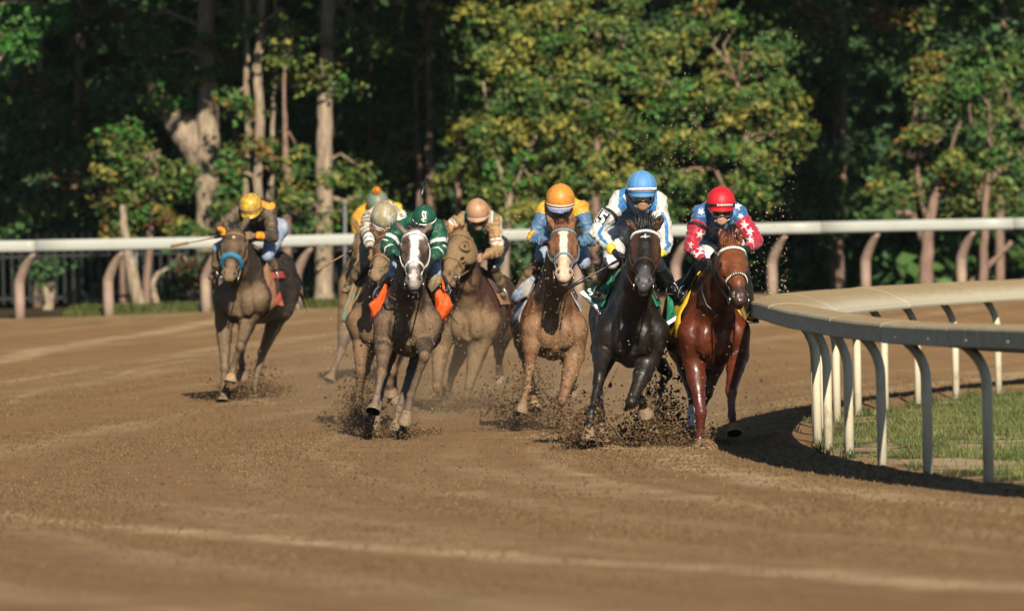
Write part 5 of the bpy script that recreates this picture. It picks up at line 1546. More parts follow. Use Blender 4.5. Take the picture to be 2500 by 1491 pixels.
    if gk:
        fm = sp.get('gogm', M_GOGF)
        def fp(az, z, k):                                          # wraps round the face
            return hp(math.sin(az) * .088 * k, .004 + math.cos(az) * .102 * k, z)
        for nm, w_, z0, z1, k0, k1, mt in (('goggles', 62, -.128, -.064, 1.0, 1.10, fm),):
            V = []; F = []; nn_ = 25
            for k in (k0, k1):
                for z in (z0, z1):
                    for i in range(nn_):
                        az = math.radians(-w_ + 2 * w_ * i / (nn_ - 1))
                        dip = .016 * math.exp(-(az / .16) ** 2) if z == z0 else 0
                        V.append(fp(az, z + dip - (.006 if z == z0 else 0) * math.sin(az) ** 2, k))
            for a_, b2 in ((0, 1), (1, 3), (3, 2), (2, 0)):
                for i in range(nn_ - 1): F.append([a_ * nn_ + i, a_ * nn_ + i + 1, b2 * nn_ + i + 1, b2 * nn_ + i])
            F += [[0, nn_, 3 * nn_, 2 * nn_], [nn_ - 1, 3 * nn_ - 1, 4 * nn_ - 1, 2 * nn_ - 1]]
            go = mesh_py(nm, V, F, mt, root, O)
            V = []; F = []
            for z in (z0 + .007, z1 - .007):
                for i in range(nn_):
                    az = math.radians(-w_ + 4 + 2 * (w_ - 4) * i / (nn_ - 1))
                    dip = .015 * math.exp(-(az / .16) ** 2) if z < -.09 else 0
                    V.append(fp(az, z + dip, 1.125))
            for i in range(nn_ - 1): F.append([i, i + 1, nn_ + i + 1, nn_ + i])
            mesh_py('lens', V, F, M_GOG, go, O)
            for e in (-1, 1):
                mb = MB()
                mb.strip([fp(math.radians(e * 60), -.094, 1.06), hp(e * .100, -.02, -.07), hp(e * .118, -.06, -.05)], [uu * .009] * 3, [rr * e] * 3, .004)
                mb.build('goggle_strap', M_GOGD, go, O, False)
    # chin strap
    if sp.get('chin', 1):
        mb = MB()
        pts = [hp(-.090, .01, -.06), hp(-.072, .035, -.15), hp(0, .055, -.213), hp(.072, .035, -.15), hp(.090, .01, -.06)]
        mb.strip(pts, [ff * .007] * 5, [-rr, -rr, -uu, rr, rr], .004); mb.build('chin_strap', M_GOGD, he, O, False)
    r.hp, r.shell, r.HF, r.ks, r.segs = hp, shell, HF, ks, segs
    return r

def arm_patch(r, seg, t, face, w, hgt, text, rot, mat=M_BLACKPRINT):
    """number cloth tied round the upper arm"""
    a, b = r.segs[seg]
    c = a + (b - a) * t
    n = unit(face); x = unit(np.cross(A(0, 0, 1), n)) 
    if x[0] < 0: x = -x
    y = np.cross(n, x); y = y if y[2] > 0 else -y
    c_, s_ = math.cos(math.radians(rot)), math.sin(math.radians(rot))
    x, y = x * c_ + y * s_, y * c_ - x * s_
    V = []; F = []; nn = 9
    for lay in (0, 1):
        for j in (-1, 1):
            for i in range(nn):
                f_ = -1 + 2 * i / (nn - 1)
                V.append(c + x * w * f_ + y * hgt * j + n * (.104 - .014 * f_ * f_ + .005 * lay))
    ix = lambda l, j, i: l * 2 * nn + j * nn + i
    for i in range(nn - 1):
        F += [[ix(1, 0, i), ix(1, 0, i + 1), ix(1, 1, i + 1), ix(1, 1, i)], [ix(0, 0, i), ix(0, 1, i), ix(0, 1, i + 1), ix(0, 0, i + 1)]]
        for j in (0, 1): F.append([ix(0, j, i), ix(1, j, i), ix(1, j, i + 1), ix(0, j, i + 1)])
    for i in (0, nn - 1): F.append([ix(0, 0, i), ix(1, 0, i), ix(1, 1, i), ix(0, 1, i)])
    pl = mesh_py('number_cloth', V, F, mat, r.root, r.O, False)
    T, TF, sz = text_mesh(text, .03)
    V = []
    for px_, py_, _ in T:
        X_ = px_ / sz[1] * hgt * 1.65 * 1.05; Y_ = py_ / sz[1] * hgt * 1.65
        f_ = X_ / w
        V.append(c + x * X_ + y * Y_ + n * (.1125 - .014 * f_ * f_))
    mesh_py('number', V, TF, M_WHITEPRINT, pl, r.O, False)
    mb = MB(); fr = []
    for i in range(nn): fr.append(V_frame(c, x, y, n, w, hgt, -1 + 2 * i / (nn - 1), 1))
    for i in range(nn): fr.append(V_frame(c, x, y, n, w, hgt, 1 - 2 * i / (nn - 1), -1))
    mb.tube(fr + [fr[0]], .0022, 4, False); mb.build('number_cloth_edge', M_WHITEPRINT, pl, r.O)
    mb = MB(); d = unit(b - a); q1 = unit(n - (n @ d) * d); q2 = np.cross(d, q1)
    for dd in (-.04,):
        mb.strip([c + d * dd + (q1 * math.cos(k) + q2 * math.sin(k)) * .084 for k in np.linspace(0, 2 * math.pi, 21)], [d * .016] * 21, [q1 * math.cos(k) + q2 * math.sin(k) for k in np.linspace(0, 2 * math.pi, 21)], .004)
    mb.build('arm_strap', M_BLACKPRINT, r.root, r.O)
    return pl
def V_frame(c, x, y, n, w, hgt, f_, j): return c + x * w * .97 * f_ + y * hgt * .97 * j + n * (.1115 - .014 * f_ * f_)

def whip(h, p0, p1, label, grip_at_end=True, mat=M_BLACKLEATHER, root_pt=None):
    """p0 the hand end, p1 the flap end"""
    mb = MB(); d = p1 - p0
    r_ = empty('riding_whip', p0)
    tag(r_, label, 'whip', 'whips carried by the jockeys')
    mb.tube([p0 + d * t for t in (0, .35, .7, .80)], [.010, .008, .006, .005], 7)
    mb.build('shaft', mat, r_, p0)
    mb = MB(); mb.tube([p0 - d * .03, p0, p0 + d * .16], [.016, .013, .012], 8); mb.build('grip', M_BLACKLEATHER, r_, p0)
    mb = MB(); mb.tube([p0 + d * .64, p0 + d * .68, p0 + d], [.008, .017, .015], 8, True, A(0, 1, 0), .5); mb.build('flap', M_BLACKLEATHER if mat is M_BLACKLEATHER else M_MUDLEATHER, r_, p0)
    return r_
# ------------------------------------------------------------------ coats
def mixc(c, k, w): return c * (1 - w[:, None]) + np.asarray(k, float) * w[:, None]
def coat(base, leg=None, leg_to=None, front=0.0, mud=MUD, body_mud=0.0, dark=None, face=None, muzzle=None, socks=None, topline=None, crest=None, splat=.75):
    def f(V, N, Q, hm, B, legt, nf, h):
        n1 = fbm(V, 7, 41, 4); n2 = fbm(V, 22, 42, 4); n3 = fbm(V, 60, 43, 2)
        c = np.tile(np.asarray(base, float), (len(V), 1))
        c *= (.40 + .80 * n1 + .40 * n2)[:, None]
        if dark is not None: c = mixc(c, dark, sstep(.25, .75, B[:, 1]) * (~hm))
        if topline is not None: c = mixc(c, topline, sstep(1.28, 1.5, B[:, 2]) * (~hm))
        if leg is not None: c = mixc(c, leg, sstep(.72, .42, B[:, 2]) * (~hm))
        m = front * sstep(.10, .80, nf + (n1 - .5) * 1.3 + (n2 - .5) * .8) + body_mud * sstep(.40, .58, n2 * .5 + n1 * .5)
        m = m * np.where(hm, .55, 1 - .92 * sstep(.22, .60, B[:, 1] + (n1 - .5) * .3) * sstep(.35, .6, B[:, 2]))
        c = mixc(c, np.asarray(mud), np.clip(m, 0, 1) * (.75 + .25 * n3))
        spl = sstep(.60, .66, fbm(V, 38, 47, 2)) * sstep(1.15, .75, B[:, 2]) * sstep(-.1, .5, nf) * (~hm)
        c = mixc(c, (.085, .052, .030), np.clip(spl * splat, 0, 1))
        if muzzle is not None: c = np.where(hm[:, None], mixc(c, muzzle, sstep(.42, .52, Q[:, 2])), c)
        if face is not None: c = np.where(hm[:, None], face(c, Q, n1, n2, n3), c)
        if crest is not None:
            c = mixc(c, crest, sstep(.10, .24, np.abs(B[:, 0]) + (n1 - .5) * .25) * sstep(1.0, 1.25, B[:, 2]) * (~hm) * .75)
            c = mixc(c, crest, sstep(.52, .60, fbm(V * A(1, 1, .18), 11, 61, 3)) * sstep(1.15, 1.35, B[:, 2]) * (~hm))
        # nostrils and mouth
        w = np.exp(-(((np.abs(Q[:, 0]) - .050) / .013) ** 2 + ((Q[:, 1] + .016) / .024) ** 2 + ((Q[:, 2] - .548) / .022) ** 2))
        c = np.where(hm[:, None], mixc(c, (.01, .007, .006), np.clip(w * 1.4, 0, 1)), c)
        if socks:
            for key, (z0, z1) in socks.items():
                pts = [h.P(*q) for q in h.sp[key]]
                d = SDF.dist(('c', pts[0] + (pts[1] - pts[0]) * z0, pts[-1], .05, .05, 0, None, 1, 'u'), V)
                c = mixc(c, (.62, .58, .53), sstep(.03, .0, d))
        return c
    return f
def face_blaze(c, Q, n1, n2, n3):
    w = sstep(.034, .024, np.abs(Q[:, 0] + .004) + (n2 - .5) * .02 - .012 * sstep(.16, .10, Q[:, 2])) * sstep(.085, .105, Q[:, 2] + (n2 - .5) * .02) * (Q[:, 1] > -.09)
    c = mixc(c, (.66, .55, .44), w)
    return mixc(c, (.52, .36, .24), sstep(.36, .41, Q[:, 2]) * .85)
def face_grey(c, Q, n1, n2, n3):
    c = mixc(c, (.20, .15, .13), sstep(.35, .7, n1) * .8)
    fr = (Q[:, 1] > -.10)
    w = sstep(.046, .022, np.abs(Q[:, 0]) + (n2 - .5) * .05) * sstep(.03, .1, Q[:, 2]) * fr
    c = mixc(c, (.66, .62, .60), np.clip(w, 0, 1))
    w = sstep(.075, .03, np.hypot(Q[:, 0] - .02, Q[:, 2] - .10)) * fr
    c = mixc(c, (.72, .68, .65), w)
    c = mixc(c, (.07, .06, .06), sstep(.40, .45, Q[:, 2]) * sstep(.53, .50, Q[:, 2]) * .85)
    c = mixc(c, (.14, .12, .11), sstep(.52, .56, Q[:, 2]) * .8)
    w = sstep(.024, .012, np.abs(Q[:, 0])) * sstep(.455, .475, Q[:, 2]) * sstep(.585, .56, Q[:, 2]) * (Q[:, 1] > -.09)
    return mixc(c, (.62, .36, .33), w)
def face_star(c, Q, n1, n2, n3):
    c = mixc(c, (.075, .034, .016), sstep(.03, .09, np.abs(Q[:, 0])) * sstep(.5, .3, Q[:, 2]) * .8)
    c = mixc(c, (.055, .052, .052), sstep(.40, .47, Q[:, 2]))
    d = np.hypot(Q[:, 0] / 1.0, (Q[:, 2] - .135) / .8)
    an = np.arctan2(Q[:, 2] - .135, Q[:, 0])
    return mixc(c, (.62, .58, .55), sstep(.028, .018, d - .014 * np.cos(4 * an + .5) + (n2 - .5) * .02) * (Q[:, 1] > -.06))
def face_bay(c, Q, n1, n2, n3):
    c = mixc(c, (.17, .052, .016), sstep(.30, .65, n1 + .25 * (Q[:, 1] > -.06)) * .8)
    return mixc(c, (.030, .016, .012), sstep(.42, .50, Q[:, 2]) * .9)
def face_muddy(c, Q, n1, n2, n3):
    return mixc(c, (.25, .17, .10), sstep(.34, .42, Q[:, 2]) * .7)
def face_spot(c, Q, n1, n2, n3):
    c = mixc(c, (.13, .075, .04), sstep(.45, .7, n1) * .45)
    c = mixc(c, (.17, .11, .062), sstep(.38, .45, Q[:, 2]) * .7)
    d = np.hypot(Q[:, 0] * 1.6, Q[:, 2] - .125)
    return mixc(c, (.55, .47, .33), sstep(.022, .014, d + (n2 - .5) * .02) * (Q[:, 1] > -.06))

C_ORANGE = mat_plain('orange_cloth', (.68, .090, .014), .6, .3, .1, 30, .002)
C_GREEN = mat_plain('green_cloth', (.012, .145, .075), .6, .3, .12, 30, .002)
C_GREENMUD = mat_plain('muddy_green_cloth', (.10, .24, .17), .7, .3, .15, 30, .002, dirt=MUD, dirt_amt=.5, dscale=10)
C_WHITE = mat_plain('white_cloth', (.74, .74, .73), .65, .3, .06, 30, .002)
C_YELLOW = mat_plain('yellow_cloth', (.62, .41, .02), .6, .3, .08, 30, .002)
C_RED = mat_plain('red_cloth', (.27, .014, .016), .6, .3, .12, 30, .002, dirt=(.30, .13, .07), dirt_amt=.35, dscale=8)
C_TAN = mat_plain('mud_soaked_cloth', (.235, .118, .062), .75, .2, .18, 30, .002)
C_BLUEWHITE = mat_plain('muddy_blue_cloth', (.10, .17, .30), .7, .3, .2, 20, .002, dirt=(.36, .33, .28), dirt_amt=.45, dscale=9)
C_BLACK = mat_plain('black_cloth', (.014, .014, .016), .65, .3, .15, 30, .002)

# ------------------------------------------------------------------ helmets
def hm(name, col, mud=0, rough=.45, mudc=MUD, ds=14):
    return mat_plain(name, col, rough, .4, .06, 30, .0008, dirt=mudc if mud else None, dirt_amt=mud, dscale=ds)
H_YELLOW = hm('yellow_cap_cover', (.60, .40, .025), .45, mudc=(.30, .18, .04), ds=26)
H_GREENPOM = hm('muddy_green_cap_cover', (.10, .20, .15), .35)
H_POM = hm('orange_pompom_wool', (.75, .26, .025), 0, .8)
H_BLUEWHITE = hm('muddy_pale_blue_cap_cover', (.42, .50, .57), .62, mudc=(.30, .24, .12), ds=18)
H_DGREEN = hm('dark_green_cap_cover', (.010, .070, .040), .08, mudc=(.3, .15, .05), ds=12)
H_TAN = hm('mud_tan_cap_cover', (.40, .22, .125), .25, mudc=(.30, .16, .09), ds=8)
H_ORANGE = hm('orange_cap_cover', (.62, .235, .028), .30, mudc=(.35, .16, .04), ds=40)
H_BLUE = hm('sky_blue_cap_cover', (.085, .235, .48), 0, .55)
H_RED = hm('red_cap_cover', (.52, .012, .022), 0, .5)
H_RIMPALE = hm('pale_cap_trim', (.62, .50, .42), 0, .5)
H_RIMBLUE = hm('pale_blue_cap_trim', (.62, .68, .74), .2, .5)
H_VISOR = hm('blue_visor', (.10, .17, .38), .1, .4)
H_SEAMPALE = hm('pale_seam', (.20, .40, .72), 0, .6)

# ------------------------------------------------------------------ silks
def silk_black(k):
    c = np.tile(A(.035, .030, .024), (len(k['u']), 1))
    c = mixc(c, MUD, sstep(.40, .75, k['n1'] + .25 * (k['N'] @ k['h'].fv)) * .30)
    c = mixc(c, (.70, .25, .015), ((k['t'] > .72) & k['arm'] & ((k['seg'] == 1) | (k['seg'] == 3))) * 1.0)
    c = mixc(c, (.70, .25, .015), (polydist(k['u'], k['v'], [(641, 496), (656, 505), (664, 503)]) < 7) * 1.0)
    return mixc(c, (.70, .25, .015), (polydist(k['u'], k['v'], [(536, 558), (549, 562)]) < 5) * 1.0)
def silk_yellow(k):
    c = np.tile(A(.66, .34, .018), (len(k['u']), 1))
    c = mixc(c, (.45, .22, .03), sstep(.4, .65, k['n1']))
    c = mixc(c, (.55, .42, .03), sstep(955, 970, k['u']))
    c = mixc(c, (.03, .05, .04), (polydist(k['u'], k['v'], [(950, 473), (968, 478), (982, 495), (986, 515)]) < 3.0) * 1.0)
    return mixc(c, (.70, .66, .60), ((k['u'] > 968) & (k['v'] > 514)) * 1.0)
def silk_whitemud(k):
    c = np.tile(A(.60, .57, .52), (len(k['u']), 1))
    c = mixc(c, (.32, .24, .15), sstep(.42, .58, k['n1']) * .8)
    return mixc(c, (.03, .04, .05), (np.abs(((k['t'] * 4.0) % 1) - .5) < .13) & k['arm'])
def silk_green(k):
    c = np.tile(A(.009, .062, .034), (len(k['u']), 1))
    c = mixc(c, (.02, .13, .06), sstep(.45, .7, k['n1']) * .5)
    a = k['arm']; low = (k['seg'] == 1) | (k['seg'] == 3)
    for s_ in (0, 2):
        m = (k['seg'] == s_) & a
        c = mixc(c, (.68, .66, .62), (m & (np.abs(k['t'] - .62) < .075)) * 1.0)
        c = mixc(c, (.68, .66, .62), (m & (np.abs(k['t'] - .90) < .030)) * 1.0)
    return mixc(c, (.68, .66, .62), (low & a & (np.abs(k['t'] - .30) < .05)) * 1.0)
def silk_tan(k):
    mudw = sstep(.30, .5, k['n1'] + .10)
    c = np.tile(A(.012, .20, .10), (len(k['u']), 1))
    c = mixc(c, (.62, .56, .50), (np.abs(k['u'] - 1198) < 5) & (k['v'] < 545) & ~k['arm'])
    c = mixc(c, (.31, .185, .085), (k['arm'] * 1.0) * np.clip(.75 + .5 * mudw, 0, 1))
    c = mixc(c, (.30, .18, .085), ((~k['arm']) & (k['u'] > 1180) & (k['u'] < 1200)) * .8)
    for s_ in (0, 2):
        m = (k['seg'] == s_) & k['arm']
        c = mixc(c, (.70, .66, .60), (m & (np.abs(k['t'] - .80) < .05)) * 1.0)
        c = mixc(c, (.66, .58, .50), (m & (np.abs(k['t'] - .64) < .022)) * 1.0)
    c = mixc(c, (.60, .50, .42), ((np.abs(k['u'] - 1225) < 3) & (k['v'] < 590)) * .9)
    return c
def silk_orange(k):
    c = np.tile(A(.66, .33, .025), (len(k['u']), 1))
    c = mixc(c, (.40, .18, .03), sstep(.45, .65, k['n1']) * .4)
    bl = A(.075, .145, .25)
    a = k['arm']
    c = mixc(c, bl, (a & ((k['seg'] == 0) | (k['seg'] == 2)) & (k['t'] > .22) & (k['t'] < .84)) * 1.0)
    c = mixc(c, bl * 1.1, (a & ((k['seg'] == 1) | (k['seg'] == 3)) & (k['t'] > .16)) * 1.0)
    return mixc(c, (.04, .05, .06), (polydist(k['u'], k['v'], [(1420, 556), (1422, 580)]) < 3) * 1.0)
def silk_blue(k):
    u, v = k['u'], k['v']
    wh = A(.53, .52, .47); bl = A(.036, .155, .37)
    c = np.tile(wh, (len(u), 1))
    body = ~k['arm'] | (k['d'] > .080)
    tor = (u > 1500) & (u < 1614) & (v < 552)
    left = 1512 - (v - 470) * .12; right = 1604 + (v - 470) * .08
    m = tor & (u > left) & (u < right) & ~((k['arm']) & (k['t'] > .30))
    c = mixc(c, bl, m * 1.0)
    c = mixc(c, wh, ((polydist(u, v, [(1527, 480), (1543, 503), (1552, 520)]) < 5.5) & m) * 1.0)
    c = mixc(c, wh, ((polydist(u, v, [(1612, 470), (1600, 525)]) < 2.0) & m) * 1.0)
    st = (polydist(u, v, [(1476, 548), (1462, 568), (1470, 584), (1484, 596)]) < 4.2) | (polydist(u, v, [(1617, 522), (1627, 545), (1628, 590), (1633, 598), (1619, 614)]) < 4.2)
    c = mixc(c, bl, (st & (k['N'][:, 1] < .2)) * 1.0)
    c = mixc(c, (.72, .46, .02), (k['arm'] & ((k['seg'] == 1) | (k['seg'] == 3)) & (k['t'] > .80)) * 1.0)
    return c
def silk_star(k):
    u, v = k['u'], k['v']
    c = np.tile(A(.030, .105, .26), (len(u), 1))
    c = mixc(c, (.37, .012, .030), (k['arm'] & ~(((k['seg'] == 0) | (k['seg'] == 2)) & (k['t'] < .28))) * 1.0)
    for (cx, cy, r_, ro) in ((1709, 572, 11, 10), (1686, 598, 9, 20), (1711, 607, 10, -15), (1692, 618, 9, 30), (1718, 590, 7, 10), (1728, 603, 8, -10), (1738, 577, 10, 15), (1729, 590, 8, 40), (1712, 517, 9, 30), (1801, 503, 10, 10),
                               (1817, 550, 11, 5), (1831, 566, 10, 10), (1832, 584, 10, -10), (1809, 528, 8, 25), (1745, 555, 7, 30), (1790, 545, 8, 0)):
        c = mixc(c, (.60, .58, .56), (star(u, v, cx, cy, r_ * 1.05, ro) & (k['N'][:, 1] < .35)) * 1.0)
    return mixc(c, (.70, .66, .66), (k['arm'] & ((k['seg'] == 1) | (k['seg'] == 3)) & (np.abs(k['t'] - .84) < .05)) * 1.0)

# ------------------------------------------------------------------ the field of eight
M_DARKMUD = m_coat('mud_splashed_dark_coat', .66, .28, (.26, .175, .10), .30)
M_DRYMUD = m_coat('mud_caked_coat', .8, .2, (.10, .055, .03), .26)
M_GLOSS = m_coat('glossy_black_coat', .46, .34, (.30, .22, .14), .02, .0)
M_GLOSSBAY = m_coat('glossy_bay_coat', .42, .46, (.16, .05, .02), .02, .0)
M_CHEST = m_coat('dusty_chestnut_coat', .6, .3, (.05, .03, .015), .20)

HA_ = dict(u=583, Y=ground_hit(544, 982) - .05, a=13, dz=.07, poll=(574, 556), muz=(558, 676), psi=-4, hs=1.10, pb=-.45,
    ears=[((553, 553), (540, 523)), ((595, 551), (609, 526))],
    fl=[(547, 785, .25), (549, 897, .12), (545, 956, .12), (544, 982, .05)], fr=[(606, 778, .25), (587, 845, -.15), (570, 893, -.05), (562, 933, -.10)],
    hl=[(587, 850, 1.0), (590, 888, .95), (592, 917, 1.05)], hr=[(640, 862, 1.45), (623, 935, 1.35), (617, 985, 1.3)], pale=('fr',),
    coat=coat((.030, .020, .014), front=.62, dark=(.010, .0075, .007), face=face_spot, mud=(.205, .130, .068), leg=(.06, .045, .035)), mat=M_DARKMUD, shadowroll=mat_plain('blue_fleece', (.05, .17, .27), .9, .1, .2, 90, .003),
    bridle=M_MUDLEATHER, bbm=M_MUDLEATHER, fore=60, forez=1.2,
    cloth=[(.50, .92, -1.6, 1.35, .018, C_RED, 8, 30, .010, .02)],
    label='muddy dark bay horse with a fluffy blue noseband running apart on the outside', tail=-.10)
HB_ = dict(u=893, Y=112.0, a=4, dz=.05, poll=(888, 556), muz=(877, 655), psi=-12, hs=1.02, pb=-.45, ears=[((872, 556), (861, 528)), ((903, 556), (910, 532))],
    fl=[(846, 800, .2), (833, 856, -.15), (816, 900, -.25), (803, 930, -.32)], fr=[(918, 830, .2), (922, 890, -.1), (920, 925, .1), (918, 945, .15)],
    hl=[(880, 870, 1.2), (880, 905, 1.1), (880, 930, 1.0)], hr=[(915, 860, 1.4), (920, 900, 1.4), (922, 925, 1.4)],
    coat=coat((.17, .10, .055), front=.8, leg=(.07, .06, .055), face=face_muddy), mat=M_DRYMUD, hair=M_HAIR_MUD, bridle=M_MUDLEATHER, cloth=[(.50, .95, -1.8, 1.8, .018, C_GREENMUD, 8, 30, .010, .03)],
    label='muddy brown horse at the back with its jockey in a pompom cap')
HC_ = dict(u=922, Y=ground_hit(871, 1047), a=3, dz=-.02, poll=(940, 566), muz=(912, 664), psi=-26, hs=1.06, pb=-.42, ears=[((917, 573), (899, 541)), ((962, 569), (972, 545))],
    fl=[(882, 815, .25), (880, 905, .02), (874, 985, .05), (871, 1049, 0)], fr=[(952, 850, .2), (955, 905, .10), (951, 935, .15), (954, 960, .2)],
    hl=[(892, 900, 1.2), (879, 950, 1.3), (872, 975, 1.35)], hr=[(960, 900, 1.2), (962, 950, 1.3), (965, 975, 1.35)],
    coat=coat((.105, .054, .030), front=.70, mud=(.205, .125, .066), face=face_muddy), mat=M_DRYMUD, hair=M_HAIR_MUD, bridle=M_MUDLEATHER, cups=M_MUDLEATHER, cloth=[(.46, .98, -2.0, 1.8, .020, C_GREENMUD, 8, 30, .012, .06)],
    label='brown horse in muddy blinkers half hidden behind the white faced horse')
HD_ = dict(u=995, Y=91.0, a=0, dz=.02, poll=(1012, 553), muz=(1010, 690), psi=-1, hs=1.13, lw=.99, ears=[((984, 562), (963, 539)), ((1039, 562), (1057, 544))],
    fl=[(938, 826, .2), (932, 910, -.2), (919, 970, -.3), (910, 1006, -.4)], fr=[(1035, 835, .1), (1037, 868, -.25), (1003, 965, -.1), (988, 1032, -.05)],
    hl=[(930, 935, 1.2), (922, 1010, .9), (914, 1066, .8)], hr=[(1005, 905, 1.1), (974, 998, .7), (962, 1068, .55)], pale=(),
    coat=coat((.040, .029, .023), front=.62, mud=(.20, .118, .060), leg=(.080, .080, .078), face=face_grey, dark=(.012, .010, .010)), mat=M_DARKMUD,
    bridle=M_WHITESTRAP, nbm=M_WHITESTRAP, bbm=M_WHITESTRAP, nbt=.40, cloth=[(.48, .98, -1.9, 1.9, .018, C_ORANGE, 8, 30, .010, .05)],
    label='dark horse with a white blotched face and white bridle over an orange saddle cloth')
HE_ = dict(u=1140, Y=ground_hit(1133, 1006) - .05, a=9, dz=-.10, poll=(1113, 560), muz=(1086, 660), psi=-48, hs=1.10, pb=-.40, hroll=8, ears=[((1093, 560), (1081, 533)), ((1131, 564), (1141, 541))],
    fl=[(1075, 850, .25), (1067, 945, -.1), (1086, 950, .2), (1090, 975, .35)], fr=[(1165, 860, .2), (1146, 940, .1), (1135, 985, .1), (1133, 1008, .05)],
    hl=[(1106, 905, 1.2), (1096, 945, 1.1), (1092, 980, 1.1)], hr=[(1218, 865, 1.5), (1219, 900, 1.6), (1220, 928, 1.65)], wd=1.05,
    coat=coat((.075, .034, .022), front=1.0, mud=(.255, .165, .080), body_mud=.1, face=face_muddy, dark=(.03, .016, .013)), mat=M_DRYMUD, hair=M_HAIR_RED, bridle=M_MUDLEATHER, cups=M_MUDLEATHER, cloth=[(.50, .90, -1.5, 1.5, .018, C_TAN, 8, 30, .010, .02)],
    label='mud caked tan horse in blinkers with its head turned away to one side')
HE_['coat'] = coat((.075, .034, .022), front=1.0, mud=(.190, .122, .064), body_mud=.1, face=lambda c, Q, a, b, d: mixc(c, (.200, .130, .068), np.full(len(Q), .85)), dark=(.03, .016, .013), crest=(.050, .022, .015))
HF_ = dict(u=1358, Y=94.0, a=-5, dz=-.08, poll=(1376, 546), muz=(1378, 673), psi=2, hs=1.10, ears=[((1350, 552), (1334, 523)), ((1396, 548), (1397, 518))],
    fl=[(1298, 825, .2), (1294, 897, -.2), (1286, 950, -.25), (1270, 1008, -.3)], fr=[(1402, 870, .2), (1373, 978, -.1), (1386, 955, .25), (1393, 938, .35)],
    hl=[(1290, 900, 1.2), (1302, 960, .9), (1305, 1003, .8)], hr=[(1395, 905, 1.3), (1392, 940, 1.2), (1394, 965, 1.2)], wd=1.02, pale=('hl',),
    coat=coat((.150, .056, .022), front=.66, mud=(.225, .140, .076), face=face_blaze, topline=(.14, .05, .018)), mat=M_CHEST, hair=M_HAIR_RED, bridle=M_BLUESTRAP, nbm=M_BLUESTRAP, bbm=M_BLUESTRAP,
    cloth=[(.50, .98, -1.8, 1.5, .018, C_BLUEWHITE, 8, 30, .010, .04)], fore=12,
    label='chestnut horse with a broad white blaze and a grey blue bridle')
HG_ = dict(u=1545, Y=85.6, a=-2, dz=-.05, poll=(1577, 547), muz=(1572, 694), psi=0, hs=1.14, lw=.97, ears=[((1545, 553), (1531, 541)), ((1607, 549), (1613, 531))],
    fl=[(1470, 850, .2), (1464, 918, -.15), (1444, 1006, -.35), (1434, 1082, -.45)], fr=[(1582, 880, .2), (1541, 982, -.05), (1566, 975, .25), (1575, 1012, .32)],
    hl=[(1460, 935, 1.1), (1467, 1008, .5), (1471, 1084, .3)], hr=[(1628, 911, 1.5), (1604, 968, 1.4), (1600, 1013, 1.35)], wd=1.03,
    coat=coat((.006, .005, .0048), front=.03, splat=.25, face=face_star, socks={'hl': (.30, 1)}), mat=M_GLOSS, hair=M_HAIR_BLACK, bridle=M_LEATHER, bbm=M_WHITESTRAP, bbteeth=1, fore=110, forez=1.7, manez=1.6,
    cloth=[(.46, .98, -1.25, 1.25, .018, C_GREEN, 8, 30, .010, .02)],
    label='glossy black horse with a small white star and a white toothed browband')
HH_ = dict(u=1748, Y=ground_hit(1708, 1087) - .05, a=-5, dz=-.08, poll=(1789, 588), muz=(1812, 728), psi=14, hs=1.06, lw=1.04, ears=[((1763, 585), (1758, 555)), ((1807, 583), (1803, 555))],
    fl=[(1694, 880, .22), (1711, 1008, .05), (1709, 1060, .08), (1708, 1088, .05)], fr=[(1801, 865, .2), (1785, 955, -.25), (1787, 1013, -.3), (1793, 1060, -.42)],
    hl=[(1692, 965, .9), (1689, 1018, .75), (1684, 1070, .65)], hr=[(1726, 958, 1.2), (1712, 1000, 1.3), (1704, 1020, 1.35)], 
    coat=coat((.085, .017, .006), socks={'hl': (.75, 1)}, leg=(.075, .014, .007), splat=.15, face=face_bay, dark=(.045, .011, .005)), mat=M_GLOSSBAY, hair=M_HAIR_RED, bridle=M_BLACKLEATHER, bbm=M_WHITESTRAP, bbteeth=1, nbteeth=1, nbm=M_BLACKLEATHER, fore=30, forez=1.6,
    cloth=[(.44, .98, -2.2, 1.6, .018, C_YELLOW, 8, 30, .010, .03)],
    label='glossy red bay horse nearest the inner rail with a white toothed noseband')

RA_ = dict(hel=(612, 502, 56), pitch=26, yaw=-10, hb=.20, sh=[(578, 520), (660, 512)], el=[(540, 556), (665, 577)], ha=[(560, 585), (616, 576)], kn=[None, (652, 624)], ft=[(527, 668), (672, 668)], hip=(655, 560),
    helm=H_YELLOW, silk=silk_black, jm=M_JERSEY_SPK, skin=M_SKIN_MUD, bm=M_BLUEB, boots=M_MUDBOOT, gogm=M_GOGD, muddy=1, band=(-.02, .10, H_TAN), reinm=M_MUDLEATHER,
    label='jockey in a mud flecked yellow cap and dark silks with orange cuffs')
RB_ = dict(hel=(922, 494, 54), pitch=38, yaw=-4, sh=[(892, 516), (968, 512)], el=[(870, 540), (990, 560)], ha=[(880, 590), (920, 595)], kn=[(872, 645), None], ft=[(850, 690), None], hip=(950, 545),
    helm=H_GREENPOM, pom=H_POM, silk=silk_yellow, jm=M_JERSEY_SPK, skin=M_SKIN_MUD, bm=M_MUDB, boots=M_MUDBOOT, gogm=M_GOGD, muddy=1, reinm=M_MUDLEATHER,
    label='jockey in a green cap with an orange pompom and yellow silks')
